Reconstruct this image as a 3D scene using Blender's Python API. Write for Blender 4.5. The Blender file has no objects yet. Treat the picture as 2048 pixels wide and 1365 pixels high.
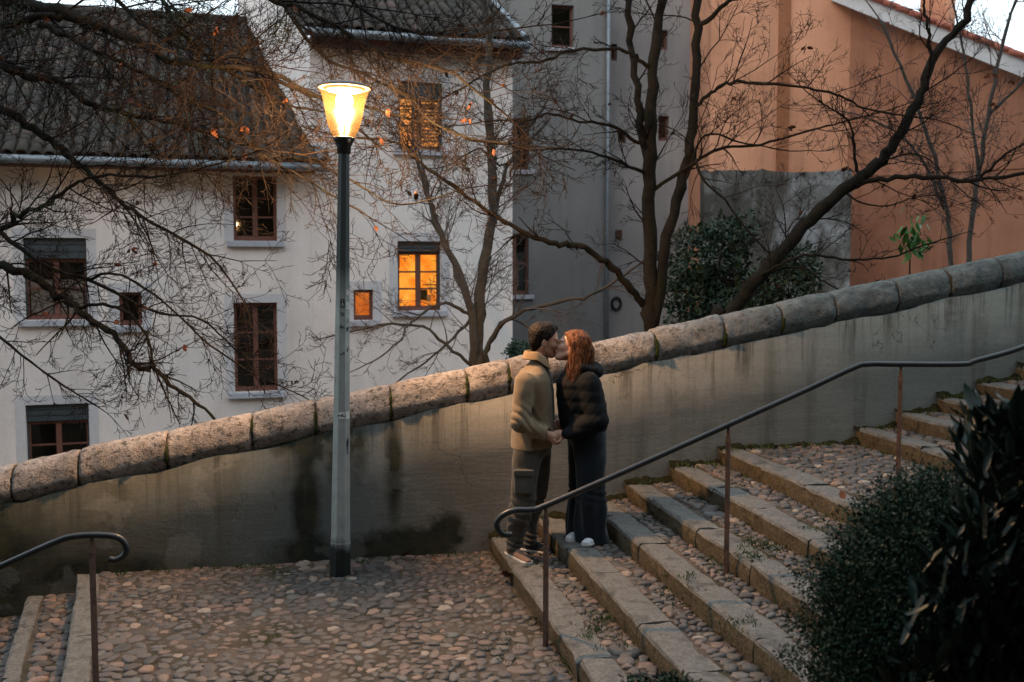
import bpy, bmesh, math, random
import numpy as np
from mathutils import Vector, Matrix

random.seed(7); rng = np.random.default_rng(7)
sc = bpy.context.scene
C = sc.collection

# ------------------------------------------------------------------ camera
FPX, HCAM = 2048.0, 2.33
PITCH = math.atan((682.5-535)/FPX); PSI = math.radians(11.7)
cam_d = bpy.data.cameras.new('camera'); cam = bpy.data.objects.new('camera', cam_d); C.objects.link(cam)
cam.location = (0, 0, HCAM); cam.rotation_euler = (math.pi/2-PITCH, 0, -PSI)
cam_d.sensor_width = 36; cam_d.lens = 36; cam_d.clip_start = .1; cam_d.clip_end = 3000
cam_d.dof.use_dof = True; cam_d.dof.focus_distance = 7.9; cam_d.dof.aperture_fstop = 2.6
sc.camera = cam
# ------------------------------------------------------------------ sky, sun, exposure
SUN_EL, SUN_AZ = math.radians(3.0), math.radians(215)
w = bpy.data.worlds.new('World'); sc.world = w; w.use_nodes = True
nt = w.node_tree; bg = nt.nodes['Background']
sky = nt.nodes.new('ShaderNodeTexSky'); sky.sky_type = 'NISHITA'; sky.sun_disc = False
sky.sun_elevation = SUN_EL; sky.sun_rotation = SUN_AZ; sky.altitude = 200
sky.air_density = 1.0; sky.dust_density = 3.0; sky.ozone_density = 1.5
veil = nt.nodes.new('ShaderNodeMix'); veil.data_type = 'RGBA'; veil.blend_type = 'ADD'; veil.inputs[0].default_value = 1.0   # even cloud veil over the dusk sky
nt.links.new(sky.outputs[0], veil.inputs[6]); veil.inputs[7].default_value = (10.2, 11.8, 12.9, 1)
nt.links.new(veil.outputs[2], bg.inputs[0]); bg.inputs[1].default_value = 0.1
sun_d = bpy.data.lights.new('sun', 'SUN'); sun = bpy.data.objects.new('sun', sun_d); C.objects.link(sun)
sun_d.energy = 0.5; sun_d.angle = math.radians(35); sun_d.color = (1, .80, .70)
sun.rotation_euler = (math.pi/2-math.radians(24), 0, -SUN_AZ+math.pi)
sc.view_settings.view_transform = 'Standard'; sc.view_settings.look = 'None'
sc.view_settings.exposure = 0.33; sc.view_settings.gamma = 1.0; sc.view_settings.use_curve_mapping = False
sc.cycles.use_denoising = True; sc.cycles.max_bounces = 6; sc.cycles.transparent_max_bounces = 12
sc.cycles.sample_clamp_indirect = 4.0

# ------------------------------------------------------------------ picture -> place
_F = np.array([math.sin(PSI)*math.cos(PITCH), math.cos(PSI)*math.cos(PITCH), -math.sin(PITCH)])
_R = np.array([math.cos(PSI), -math.sin(PSI), 0.]); _U = np.cross(_R, _F); _C = np.array([0, 0, HCAM])
_H = np.array([math.sin(PSI), math.cos(PSI), 0.])
def ray(x, y): return _F + _R*((x-1024)/FPX) - _U*((y-682.5)/FPX)
def PD(x, y, Z): d = ray(x, y); return _C + d*(Z/(d@_H))          # at a horizontal distance Z
def PV(x, y, v): d = ray(x, y); return _C + d*(v/d[1])
def PZ(x, y, z): d = ray(x, y); return _C + d*((z-HCAM)/d[2])

# ------------------------------------------------------------------ helpers
def tag(o, label=None, cat=None, group=None, kind=None):
    if label: o['label'] = label
    if cat: o['category'] = cat
    if group: o['group'] = group
    if kind: o['kind'] = kind
    return o
def empty(name, loc=(0,0,0), rz=0):
    o = bpy.data.objects.new(name, None); C.objects.link(o); o.location = loc; o.rotation_euler = (0,0,rz)
    o.empty_display_size = .2
    return o
def link_mesh(name, me, mat=None, parent=None):
    if mat is not None and not me.materials: me.materials.append(mat)
    o = bpy.data.objects.new(name, me); C.objects.link(o)
    if parent is not None: o.parent = parent
    return o
def cross3(a, b): return np.array([a[1]*b[2]-a[2]*b[1], a[2]*b[0]-a[0]*b[2], a[0]*b[1]-a[1]*b[0]])
def tubes_batch(mb, P, R, sides):
    """many thin open tubes at once: P (N, n, 3), R (N, n)"""
    P = np.asarray(P, float); R = np.asarray(R, float); N, n, _ = P.shape
    t = np.gradient(P, axis=1); t /= np.sqrt((t*t).sum(-1))[...,None]+1e-12
    m = t.mean(1); ref = np.where((np.abs(m[:,2]) < .8)[:,None], np.array([0,0,1.]), np.array([1.,0,0]))
    b = np.cross(t, ref[:,None,:]); b /= np.sqrt((b*b).sum(-1))[...,None]+1e-12; c = np.cross(b, t)
    a = np.arange(sides)*2*math.pi/sides
    V = P[:,:,None,:]+R[:,:,None,None]*(np.cos(a)[None,None,:,None]*b[:,:,None,:]+np.sin(a)[None,None,:,None]*c[:,:,None,:])
    base = (np.arange(N)*n*sides)[:,None,None]; i = np.arange(n-1)[None,:,None]*sides; k = np.arange(sides)[None,None,:]; k2 = (k+1) % sides
    F = np.stack([base+i+k, base+i+k2, base+i+sides+k2, base+i+sides+k], -1).reshape(-1,4)
    mb.add(V.reshape(-1,3), F.tolist())
def blades_batch(mb, P, D, Nn, L, W, bend=.2):
    e = np.cross(D, Nn); e /= np.sqrt((e*e).sum(1))[:,None]+1e-9; L = np.asarray(L)[:,None]; W = np.asarray(W)[:,None]
    V = np.stack([P, P+D*L*.45+e*W+Nn*bend*L*.2, P+D*L, P+D*L*.45-e*W+Nn*bend*L*.2], 1).reshape(-1,3)
    mb.add(V, np.arange(len(P)*4).reshape(-1,4).tolist())
class MB:
    def __init__(s): s.v = []; s.f = []; s.mi = []
    def add(s, vs, fs, m=0):
        n = len(s.v); s.v.extend(np.asarray(vs, float).tolist())
        s.f.extend([[i+n for i in f] for f in fs] if n else fs); s.mi.extend([m]*len(fs))
    def box(s, x0, x1, y0, y1, z0, z1, m=0):
        s.add([(x0,y0,z0),(x1,y0,z0),(x1,y1,z0),(x0,y1,z0),(x0,y0,z1),(x1,y0,z1),(x1,y1,z1),(x0,y1,z1)],
              [(0,3,2,1),(4,5,6,7),(0,1,5,4),(1,2,6,5),(2,3,7,6),(3,0,4,7)], m)
    def prism(s, poly, y0, y1):                     # polygon in x,z pulled along y
        n = len(poly)
        s.add([(x,y0,z) for x,z in poly]+[(x,y1,z) for x,z in poly],
              [tuple(range(n)), tuple(range(2*n-1, n-1, -1))]+[(i,i+n,(i+1)%n+n,(i+1)%n) for i in range(n)])
    def tube(s, pts, rad, sides=6, cap=True, flat=1.0):
        pts = np.asarray(pts, float); n = len(pts)
        rad = np.full(n, rad) if np.isscalar(rad) else np.asarray(rad, float)
        t = np.gradient(pts, axis=0); t /= np.sqrt((t*t).sum(1))[:,None]+1e-12
        ref = np.array([0,0,1.]) if abs(t[0,2]) < .8 else np.array([1.,0,0])
        vs = []
        a = np.arange(sides)*2*math.pi/sides
        prev = None
        for i in range(n):
            if prev is None: b = cross3(t[i], ref)
            else: b = prev - t[i]*(prev@t[i])
            b = b/(math.sqrt(b@b)+1e-12); prev = b; c = cross3(b, t[i])
            ring = pts[i] + rad[i]*(np.cos(a)[:,None]*b + flat*np.sin(a)[:,None]*c)
            vs.extend(ring)
        fs = []
        for i in range(n-1):
            for k in range(sides):
                k2 = (k+1) % sides
                fs.append((i*sides+k, i*sides+k2, (i+1)*sides+k2, (i+1)*sides+k))
        if cap: fs += [tuple(range(sides-1,-1,-1)), tuple((n-1)*sides+k for k in range(sides))]
        s.add(vs, fs)
    def lathe(s, prof, seg=24, cap=True):           # (r, z) turned round z
        vs = []; fs = []
        for r, z in prof:
            for k in range(seg):
                a = 2*math.pi*k/seg; vs.append((r*math.cos(a), r*math.sin(a), z))
        for i in range(len(prof)-1):
            for k in range(seg):
                k2 = (k+1) % seg
                fs.append((i*seg+k, i*seg+k2, (i+1)*seg+k2, (i+1)*seg+k))
        if cap:
            fs.append(tuple(range(seg-1,-1,-1))); fs.append(tuple((len(prof)-1)*seg+k for k in range(seg)))
        s.add(vs, fs)
    def mesh(s, name, smooth=False):
        me = bpy.data.meshes.new(name); me.from_pydata(s.v, [], s.f); me.update()
        if smooth: me.shade_smooth()
        if any(s.mi): me.polygons.foreach_set('material_index', s.mi)
        return me
    def build(s, name, mat=None, parent=None, smooth=False, mats=None):
        me = s.mesh(name, smooth)
        if mats:
            for m in mats: me.materials.append(m)
            mat = None
        return link_mesh(name, me, mat, parent)
def bevel(o, w=.01, seg=2):
    m = o.modifiers.new('bevel', 'BEVEL'); m.width = w; m.segments = seg; m.limit_method = 'ANGLE'; m.angle_limit = .6
    return o
def smooth_curve(pts, n=6):
    p = [np.asarray(q, float) for q in pts]; p = [2*p[0]-p[1]]+p+[2*p[-1]-p[-2]]; out = []
    for i in range(1, len(p)-2):
        for k in range(n):
            t = k/n
            out.append(.5*((2*p[i])+(-p[i-1]+p[i+1])*t+(2*p[i-1]-5*p[i]+4*p[i+1]-p[i+2])*t*t+(-p[i-1]+3*p[i]-3*p[i+1]+p[i+2])*t**3))
    out.append(p[-2]); return np.array(out)
def vnoise(P, seed=0, f=1.0):
    """smooth pseudo-noise from warped sines, about -1..1"""
    r = np.random.default_rng(seed); P = np.asarray(P)*f; o = 0
    for k in range(5):
        d = r.normal(size=3); d /= np.linalg.norm(d); d *= r.uniform(.7, 1.8); e = r.normal(size=3)*.8
        o = o + np.sin(P@d*2.2 + r.uniform(0,6.28) + 1.3*np.sin(P@e+r.uniform(0,6.28)))
    return o/3.2

# ------------------------------------------------------------------ materials
class NT:
    def __init__(s, name):
        s.m = bpy.data.materials.new(name); s.m.use_nodes = True; s.t = s.m.node_tree
        s.b = s.t.nodes['Principled BSDF']; s.out = s.t.nodes['Material Output']
    def n(s, kind, **kw):
        nd = s.t.nodes.new('ShaderNode'+kind)
        for k, v in kw.items(): setattr(nd, k, v)
        return nd
    def l(s, a, b): s.t.links.new(a, b)
    def coord(s, what='Object'):
        if what == 'World': return s.n('NewGeometry').outputs['Position']
        return s.n('TexCoord').outputs[what]
    def noise(s, vec, scale, detail=4, rough=.55, dist=0):
        t = s.n('TexNoise'); t.inputs['Scale'].default_value = scale; t.inputs['Detail'].default_value = detail
        t.inputs['Roughness'].default_value = rough; t.inputs['Distortion'].default_value = dist
        s.l(vec, t.inputs['Vector']); return t.outputs['Fac']
    def scaled(s, vec, sc3):
        m = s.n('Mapping'); m.inputs['Scale'].default_value = sc3; s.l(vec, m.inputs['Vector']); return m.outputs[0]
    def ramp(s, fac, stops):
        r = s.n('ValToRGB'); e = r.color_ramp.elements
        while len(e) < len(stops): e.new(.5)
        for k, (p, c) in enumerate(stops): e[k].position = p; e[k].color = (*c, 1) if len(c) == 3 else c
        s.l(fac, r.inputs[0]); return r.outputs[0]
    def rng(s, v, a, b, c=0., d=1.):
        m = s.n('MapRange'); m.inputs[1].default_value = a; m.inputs[2].default_value = b; m.inputs[3].default_value = c; m.inputs[4].default_value = d
        s.l(v, m.inputs[0]); return m.outputs[0]
    def math(s, op, a, b=None):
        m = s.n('Math', operation=op)
        for i, x in enumerate((a, b)):
            if x is None: continue
            if isinstance(x, (int, float)): m.inputs[i].default_value = x
            else: s.l(x, m.inputs[i])
        return m.outputs[0]
    def mix(s, fac, a, b, mode='MIX'):
        m = s.n('Mix', data_type='RGBA', blend_type=mode)
        if isinstance(fac, (int, float)): m.inputs[0].default_value = fac
        else: s.l(fac, m.inputs[0])
        for i, x in ((6, a), (7, b)):
            if isinstance(x, tuple): m.inputs[i].default_value = (*x, 1) if len(x) == 3 else x
            else: s.l(x, m.inputs[i])
        return m.outputs[2]
    def bump(s, h, strength=.4, dist=.01):
        b = s.n('Bump'); b.inputs['Strength'].default_value = strength; b.inputs['Distance'].default_value = dist
        s.l(h, b.inputs['Height']); s.l(b.outputs[0], s.b.inputs['Normal']); return b
    def col(s, c):
        if isinstance(c, tuple): s.b.inputs['Base Color'].default_value = (*c, 1)
        else: s.l(c, s.b.inputs['Base Color'])
    def set(s, rough=.8, spec=.3, metal=0.):
        s.b.inputs['Roughness'].default_value = rough; s.b.inputs['Specular IOR Level'].default_value = spec; s.b.inputs['Metallic'].default_value = metal
        return s
def generic(name, c1, c2, scale=3, rough=.85, spec=.25, bump=.3, bscale=40, bdist=.01, metal=0., c3=None, coord='Object', fine=.35):
    t = NT(name); t.set(rough, spec, metal); v = t.coord(coord)
    a = t.noise(v, scale, 5); st = [(.3, c1), (.7, c2)]
    if c3: st = [(.28, c1), (.5, c2), (.72, c3)]
    col = t.ramp(a, st)
    g = t.noise(v, bscale*.7, 3)
    col = t.mix(fine, col, t.ramp(g, [(.3, (.35,.35,.35)), (.7, (1,1,1))]), 'MULTIPLY')
    t.col(col)
    if bump: t.bump(t.noise(v, bscale, 5), bump, bdist)
    return t.m
M = {}
M['bark'] = generic('bark', (.010,.010,.009), (.024,.021,.018), 6, .95, .06, .9, 40, .014, c3=(.018,.020,.012))
M['bark_grey'] = generic('bark_grey', (.04,.037,.034), (.085,.077,.07), 5, .95, .08, .7, 40, .012, c3=(.05,.052,.038))
M['twig'] = generic('twig', (.009,.008,.0075), (.024,.016,.013), 4, .9, .1, 0, 30)
M['twig_grey'] = generic('twig_grey', (.08,.06,.055), (.13,.10,.09), 4, .9, .15, 0, 30)
M['kerb'] = generic('granite_nosing', (.068,.067,.063), (.158,.152,.142), 7, .85, .25, .9, 70, .012, c3=(.12,.117,.11), coord='World', fine=.7)
M['riser'] = generic('mossy_riser', (.045,.036,.022), (.105,.082,.055), 9, .95, .1, .9, 50, .014, c3=(.07,.06,.03), coord='World', fine=.6)
M['soil'] = generic('soil', (.045,.035,.025), (.085,.065,.045), 8, 1, .05, .7, 60, .01)
M['earth'] = generic('earth', (.028,.03,.018), (.055,.05,.03), 1.2, 1, .05, .5, 20, .02)
M['mortar'] = generic('sandy_mortar', (.032,.034,.016), (.085,.068,.055), 3, .95, .1, .9, 70, .014, c3=(.125,.102,.086), coord='World', fine=.6)
M['ground'] = generic('asphalt', (.045,.045,.045), (.06,.06,.06), 2, .9, .2, .2, 60, .004)
M['zinc'] = generic('zinc', (.17,.2,.23), (.25,.28,.31), 3, .5, .4, .1, 20, .004, metal=.4)
M['slab_under'] = generic('roof_deck', (.05,.04,.035), (.07,.055,.05), 3, .95, .1, 0)
M['white_soffit'] = generic('white_soffit', (.6,.58,.58), (.68,.66,.66), 3, .8, .2, 0)
M['brown_wood'] = generic('brown_painted_wood', (.14,.055,.04), (.19,.085,.065), 6, .6, .3, .2, 60, .003)
M['sill'] = generic('pale_sill', (.42,.42,.47), (.52,.52,.57), 4, .8, .25, .2, 50, .003)
M['shutter'] = generic('roller_shutter_box', (.04,.055,.065), (.06,.075,.085), 5, .55, .4, 0)
M['room_dark'] = generic('dark_room', (.03,.025,.02), (.05,.045,.04), 2, .9, .1, 0)
M['curtain'] = generic('white_curtain', (.66,.69,.75), (.78,.80,.86), 9, .9, .1, .3, 30, .01)
M['iron'] = generic('dark_iron', (.018,.02,.022), (.035,.036,.038), 12, .38, .5, .2, 80, .002, metal=.3)
M['rust_iron'] = generic('rusty_iron', (.07,.04,.03), (.16,.085,.06), 14, .75, .3, .3, 80, .002, metal=.2)
M['lamp_metal'] = generic('lamp_cap_metal', (.2,.16,.14), (.26,.21,.18), 8, .5, .4, 0)
M['moss'] = generic('moss', (.016,.022,.006), (.045,.055,.014), 20, 1, .05, .8, 80, .01)
M['weed'] = generic('weed_leaf', (.03,.055,.015), (.075,.11,.035), 9, .7, .2, 0)
M['dead_leaf'] = generic('dead_leaf', (.065,.024,.013), (.145,.052,.027), 14, .8, .2, 0)
M['box_leaf'] = generic('box_leaf', (.007,.020,.012), (.022,.048,.027), 9, .65, .15, 0)
M['laurel_leaf'] = generic('laurel_leaf', (.005,.013,.010), (.014,.030,.022), 6, .45, .22, 0)
M['ever_leaf'] = generic('evergreen_leaf', (.010,.026,.014), (.028,.055,.025), 7, .6, .3, 0)
M['bright_leaf'] = generic('bright_leaf', (.05,.14,.025), (.09,.22,.05), 7, .5, .3, 0)
M['mistletoe'] = generic('mistletoe_leaf', (.02,.035,.014), (.05,.065,.028), 7, .6, .3, 0)

def stucco(name, c1, c2, c3, sc=.5, streak=.25, bumpd=.01):
    t = NT(name); t.set(.92, .15); v = t.coord('World')
    base = t.ramp(t.noise(v, sc, 6, .6), [(.3, c1), (.5, c2), (.7, c3)])
    st = t.noise(t.scaled(v, (2.2, 2.2, .18)), 1.0, 5, .6)
    base = t.mix(t.rng(st, .5, .75, 0, streak), base, (c1[0]*.55, c1[1]*.55, c1[2]*.55))
    base = t.mix(.22, base, t.ramp(t.noise(v, 24, 4), [(.3, (.5,.5,.5)), (.7, (1,1,1))]), 'MULTIPLY')
    t.col(base); t.bump(t.noise(v, 45, 5), .35, bumpd); return t.m
M['stucco_white'] = stucco('pinkish_stucco', (.67,.60,.57), (.78,.705,.675), (.83,.755,.725), .45, .3)
M['stucco_grey'] = stucco('grey_stucco', (.17,.17,.17), (.215,.21,.205), (.26,.25,.24), .3, .35)
M['stucco_grey2'] = stucco('pale_grey_stucco', (.27,.275,.285), (.34,.34,.345), (.41,.405,.40), .4, .5)
M['stucco_orange'] = stucco('orange_stucco', (.50,.235,.14), (.70,.335,.20), (.78,.39,.24), .5, .5)
M['orange_shaded'] = stucco('shaded_orange_stucco', (.25,.105,.062), (.37,.165,.10), (.45,.21,.13), .5, .6)  # the orange paint again, with the gable's shade mixed into the colour
M['surround'] = stucco('window_surround', (.52,.50,.52), (.58,.56,.58), (.63,.61,.63), 1, .2)

def stain_wall():
    t = NT('stair_wall_render'); t.set(.93, .15); v = t.coord('World')
    warp = t.noise(v, 2.6, 6, .65)
    sep = t.n('SeparateXYZ'); t.l(v, sep.inputs[0])
    base = t.ramp(t.noise(v, .8, 6, .6), [(.3, (.06,.058,.042)), (.55, (.095,.09,.069)), (.75, (.13,.122,.10))])
    # the old repair: bluer plaster round the lamp post
    def blob(u, z, su, sz, soft=.5, amt=.6):
        d = t.n('VectorMath', operation='SUBTRACT'); t.l(v, d.inputs[0]); d.inputs[1].default_value = (u, 8.14, z)
        m = t.n('VectorMath', operation='MULTIPLY'); t.l(d.outputs[0], m.inputs[0]); m.inputs[1].default_value = (1/su, 0, 1/sz)
        ln = t.n('VectorMath', operation='LENGTH'); t.l(m.outputs[0], ln.inputs[0])
        q = t.math('ADD', ln.outputs['Value'], t.math('MULTIPLY', t.math('SUBTRACT', warp, .5), amt*3))
        return t.rng(q, 1+soft*.5, 1-soft*.5, 0, 1)
    blue = t.math('MAXIMUM', blob(-.05, .35, .95, .55, .9), blob(.55, .7, .3, .8, .8))
    base = t.mix(t.math('MULTIPLY', blue, .75), base, (.135,.155,.16))
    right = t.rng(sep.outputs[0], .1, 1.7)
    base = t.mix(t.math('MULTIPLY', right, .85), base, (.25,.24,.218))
    base = t.mix(t.math('MULTIPLY', t.rng(sep.outputs[0], 3.2, 5.4), .8), base, (.20,.222,.208))  # cooler tone painted in far from the lamp, where its light fades
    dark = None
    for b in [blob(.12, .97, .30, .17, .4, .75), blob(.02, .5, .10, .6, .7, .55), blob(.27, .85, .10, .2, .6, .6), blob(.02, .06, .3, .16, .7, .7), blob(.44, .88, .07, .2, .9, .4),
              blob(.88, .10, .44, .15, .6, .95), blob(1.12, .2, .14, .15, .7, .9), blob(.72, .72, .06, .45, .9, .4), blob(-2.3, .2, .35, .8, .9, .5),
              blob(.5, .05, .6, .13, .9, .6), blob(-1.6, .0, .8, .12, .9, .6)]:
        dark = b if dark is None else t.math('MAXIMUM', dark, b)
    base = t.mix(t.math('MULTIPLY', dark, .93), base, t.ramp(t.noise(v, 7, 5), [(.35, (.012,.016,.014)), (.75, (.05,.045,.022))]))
    drip = t.noise(t.scaled(v, (5, 5, .35)), 1.0, 5, .6)
    base = t.mix(t.rng(drip, .56, .70, 0, .45), base, (.075,.07,.052)); tro = t.noise(t.scaled(v, (1.2, 1.2, 9)), 1.0, 6, .7); base = t.mix(.4, base, t.ramp(tro, [(.32, (.66,.64,.60)), (.6, (1,1,1))]), 'MULTIPLY')
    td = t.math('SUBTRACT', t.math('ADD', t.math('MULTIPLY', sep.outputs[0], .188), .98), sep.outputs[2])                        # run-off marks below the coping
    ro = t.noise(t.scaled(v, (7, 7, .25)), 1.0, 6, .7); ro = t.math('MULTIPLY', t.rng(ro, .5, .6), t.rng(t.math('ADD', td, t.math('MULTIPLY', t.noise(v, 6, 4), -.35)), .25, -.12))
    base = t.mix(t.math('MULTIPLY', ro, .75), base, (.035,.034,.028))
    vo = t.n('TexVoronoi', feature='DISTANCE_TO_EDGE'); vo.inputs['Scale'].default_value = 1.1; wv = t.n('VectorMath', operation='ADD'); t.l(v, wv.inputs[0]); nz = t.n('TexNoise'); nz.inputs['Scale'].default_value = 3; nz.inputs['Detail'].default_value = 5; t.l(v, nz.inputs['Vector']); t.l(nz.outputs['Color'], wv.inputs[1]); t.l(wv.outputs[0], vo.inputs['Vector'])
    crk = t.math('MULTIPLY', t.rng(vo.outputs['Distance'], .010, .002), t.rng(t.noise(v, 1.3, 3), .52, .6)); base = t.mix(t.math('MULTIPLY', crk, .7), base, (.03,.028,.024))
    pat = t.rng(t.noise(v, 1.7, 5, .6), .56, .59, 0, .35); base = t.mix(pat, base, t.mix(.5, base, (.33,.32,.30)))
    base = t.mix(.25, base, t.ramp(t.noise(v, 30, 4), [(.3, (.45,.45,.45)), (.7, (1,1,1))]), 'MULTIPLY')
    t.col(base)
    hz = t.noise(t.scaled(v, (6, 6, 38)), 1.0, 4, .6)
    h = t.math('ADD', hz, t.noise(v, 60, 4)); t.bump(h, .28, .008); return t.m
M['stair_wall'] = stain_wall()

def coping_mat():
    t = NT('coping_stone'); t.set(.92, .2); v = t.coord('World')
    base = t.ramp(t.noise(v, 3.5, 6, .7), [(.28, (.20,.168,.15)), (.5, (.38,.33,.30)), (.75, (.53,.465,.425))])
    pit = t.noise(v, 22, 6, .7)
    base = t.mix(t.rng(pit, .49, .37, 0, .85), base, (.05,.042,.032))
    base = t.mix(t.rng(t.noise(v, 5, 5, .6), .6, .75, 0, .5), base, (.10,.11,.09))
    sx = t.n('SeparateXYZ'); t.l(v, sx.inputs[0]); unlit_tone = t.math('MULTIPLY', t.rng(t.math('ADD', sx.outputs[0], t.math('MULTIPLY', t.noise(v, 1.5, 4), 1.6)), 3.0, 5.2), .85)   # missing lamp light on the upper stones, painted as a darker grey green
    base = t.mix(unlit_tone, base, t.ramp(t.noise(v, 9, 5, .7), [(.35, (.05,.066,.066)), (.65, (.15,.175,.172))]))
    oi = t.n('ObjectInfo'); base = t.mix(.5, base, t.ramp(oi.outputs['Random'], [(0, (.72,.72,.72)), (1, (1,1,1))]), 'MULTIPLY')
    t.col(base); t.bump(t.math('ADD', t.noise(v, 18, 6, .7), t.math('MULTIPLY', t.noise(v, 70, 4), .5)), 1.0, .035); return t.m
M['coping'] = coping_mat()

def cobble_mat(name, island):
    t = NT(name); t.set(.6, .35); v = t.coord('World')
    rnd = t.n('NewGeometry').outputs['Random Per Island'] if island else t.n('ObjectInfo').outputs['Random']
    base = t.ramp(rnd, [(0, (.05,.046,.043)), (.25, (.09,.076,.07)), (.48, (.075,.072,.07)), (.66, (.12,.096,.086)), (.8, (.15,.103,.086)), (.9, (.10,.106,.103)), (.96, (.21,.135,.10)), (1, (.27,.23,.195))])
    base = t.mix(.45, base, t.ramp(t.noise(v, 35, 5, .65), [(.3, (.38,.35,.33)), (.7, (1,1,1))]), 'MULTIPLY')
    t.col(base); t.bump(t.noise(v, 45, 5), .6, .010); return t.m
M['cobble'] = cobble_mat('river_cobble', False); M['cobble_far'] = cobble_mat('river_cobble_joined', True)

def tile_mat(name, island):
    t = NT(name); t.set(.85, .2); v = t.coord('World')
    rnd = t.n('NewGeometry').outputs['Random Per Island'] if island else t.n('ObjectInfo').outputs['Random']
    base = t.ramp(rnd, [(0, (.034,.03,.028)), (.4, (.06,.047,.043)), (.7, (.05,.045,.043)), (1, (.10,.07,.06))])
    base = t.mix(t.rng(t.noise(v, 2.5, 5, .65), .45, .65, 0, .75), base, (.045,.052,.036))
    t.col(base); t.bump(t.noise(v, 30, 4), .3, .01); return t.m
M['tile'] = tile_mat('roof_tile', False); M['tile_far'] = tile_mat('roof_tile_joined', True)

def glass_pane():
    t = NT('window_glass'); t.t.nodes.remove(t.b)
    tr = t.n('BsdfTransparent'); gl = t.n('BsdfGlossy'); gl.inputs['Roughness'].default_value = .02
    fr = t.n('Fresnel'); fr.inputs[0].default_value = 1.5; mx = t.n('MixShader')
    t.l(fr.outputs[0], mx.inputs[0]); t.l(tr.outputs[0], mx.inputs[1]); t.l(gl.outputs[0], mx.inputs[2]); t.l(mx.outputs[0], t.out.inputs[0]); return t.m
M['pane'] = glass_pane()
def emit(name, c1, c2, strength, scale=2.0):
    t = NT(name); t.t.nodes.remove(t.b); e = t.n('Emission'); e.inputs[1].default_value = strength
    t.l(t.ramp(t.noise(t.coord('Object'), scale, 3), [(.35, c1), (.65, c2)]), e.inputs[0]); t.l(e.outputs[0], t.out.inputs[0]); return t.m
M['room_lit'] = emit('lit_room', (.85, .19, .012), (1, .42, .05), 1.0, 3.2)
M['room_dim'] = emit('dim_lit_room', (.75, .14, .012), (1, .25, .03), .55, 4)
M['room_up'] = emit('warm_lit_room', (1, .34, .08), (1, .45, .12), .8)
def lamp_glass():
    t = NT('lantern_glass'); t.t.nodes.remove(t.b)
    tr = t.n('BsdfTransparent'); tr.inputs[0].default_value = (1, .78, .43, 1); tl = t.n('BsdfTranslucent'); tl.inputs[0].default_value = (1, .52, .12, 1)
    gl = t.n('BsdfGlossy'); gl.inputs['Roughness'].default_value = .15
    m1 = t.n('MixShader'); m1.inputs[0].default_value = .0027; m2 = t.n('MixShader'); m2.inputs[0].default_value = .05
    t.l(tr.outputs[0], m1.inputs[1]); t.l(tl.outputs[0], m1.inputs[2]); t.l(m1.outputs[0], m2.inputs[1]); t.l(gl.outputs[0], m2.inputs[2]); t.l(m2.outputs[0], t.out.inputs[0]); return t.m
M['lamp_glass'] = lamp_glass()
M['bulb'] = emit('glowing_bulb', (1, .70, .55), (1, .72, .58), 4100)
# ================================================================== ground
mb = MB(); mb.add([(-900,-900,-4.2),(900,-900,-4.2),(900,900,-4.2),(-900,900,-4.2)], [(0,1,2,3)])
tag(mb.build('ground', M['ground']), kind='structure')
def sstep(x, a, b): t = np.clip((x-a)/(b-a), 0, 1); return t*t*(3-2*t)
mb = MB(); gu = np.linspace(-32, 42, 75); gv = np.concatenate([np.linspace(8.45, 20, 24), np.linspace(21.5, 62, 28)])
UU, VV = np.meshgrid(gu, gv); HH = -3.3 + 3.4*sstep(UU, .5, 8.5)*1.0 + .12*vnoise(np.stack([UU,VV,UU*0],-1).reshape(-1,3), 3, .8).reshape(UU.shape)
nu = len(gu)
mb.add(np.stack([UU,VV,HH],-1).reshape(-1,3), [(i*nu+j, i*nu+j+1, (i+1)*nu+j+1, (i+1)*nu+j) for i in range(len(gv)-1) for j in range(nu-1)])
tag(mb.build('terrain', M['earth'], smooth=True), kind='structure')
mb = MB(); gu = np.concatenate([np.linspace(-30, -7, 20), np.linspace(-6.6, 8, 40), np.linspace(9, 34, 21)]); gv = np.concatenate([np.linspace(-40, -3, 26), np.linspace(-2.6, 4.8, 26)]); UU, VV = np.meshgrid(gu, gv); n = len(gu)   # photographer's terrace, plus an unseen hill added to block sky light
HH = -.4+1.15*sstep(.7-VV, 0, .6)+(-VV-1.2)*2.1*sstep(-VV, 1.2, 4)+.3*vnoise(np.stack([UU,VV,UU*0],-1).reshape(-1,3), 5, .5).reshape(UU.shape)*sstep(-VV, 1.2, 4)
HH = HH+9*sstep(-UU, 2.2, 4.2)*sstep(4.8-VV, 0, 1.6); HH = np.minimum(HH, 20+.05*UU)  # left mass added out of view to shade the lower stairs
mb.add(np.stack([UU,VV,HH],-1).reshape(-1,3), [(i*n+j, i*n+j+1, (i+1)*n+j+1, (i+1)*n+j) for i in range(len(gv)-1) for j in range(n-1)])
tag(mb.build('shading_hill', M['earth'], smooth=True), kind='structure')
def terrain_z(u, v): return float(-3.3+3.4*sstep(np.array(u), .5, 8.5))

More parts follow.
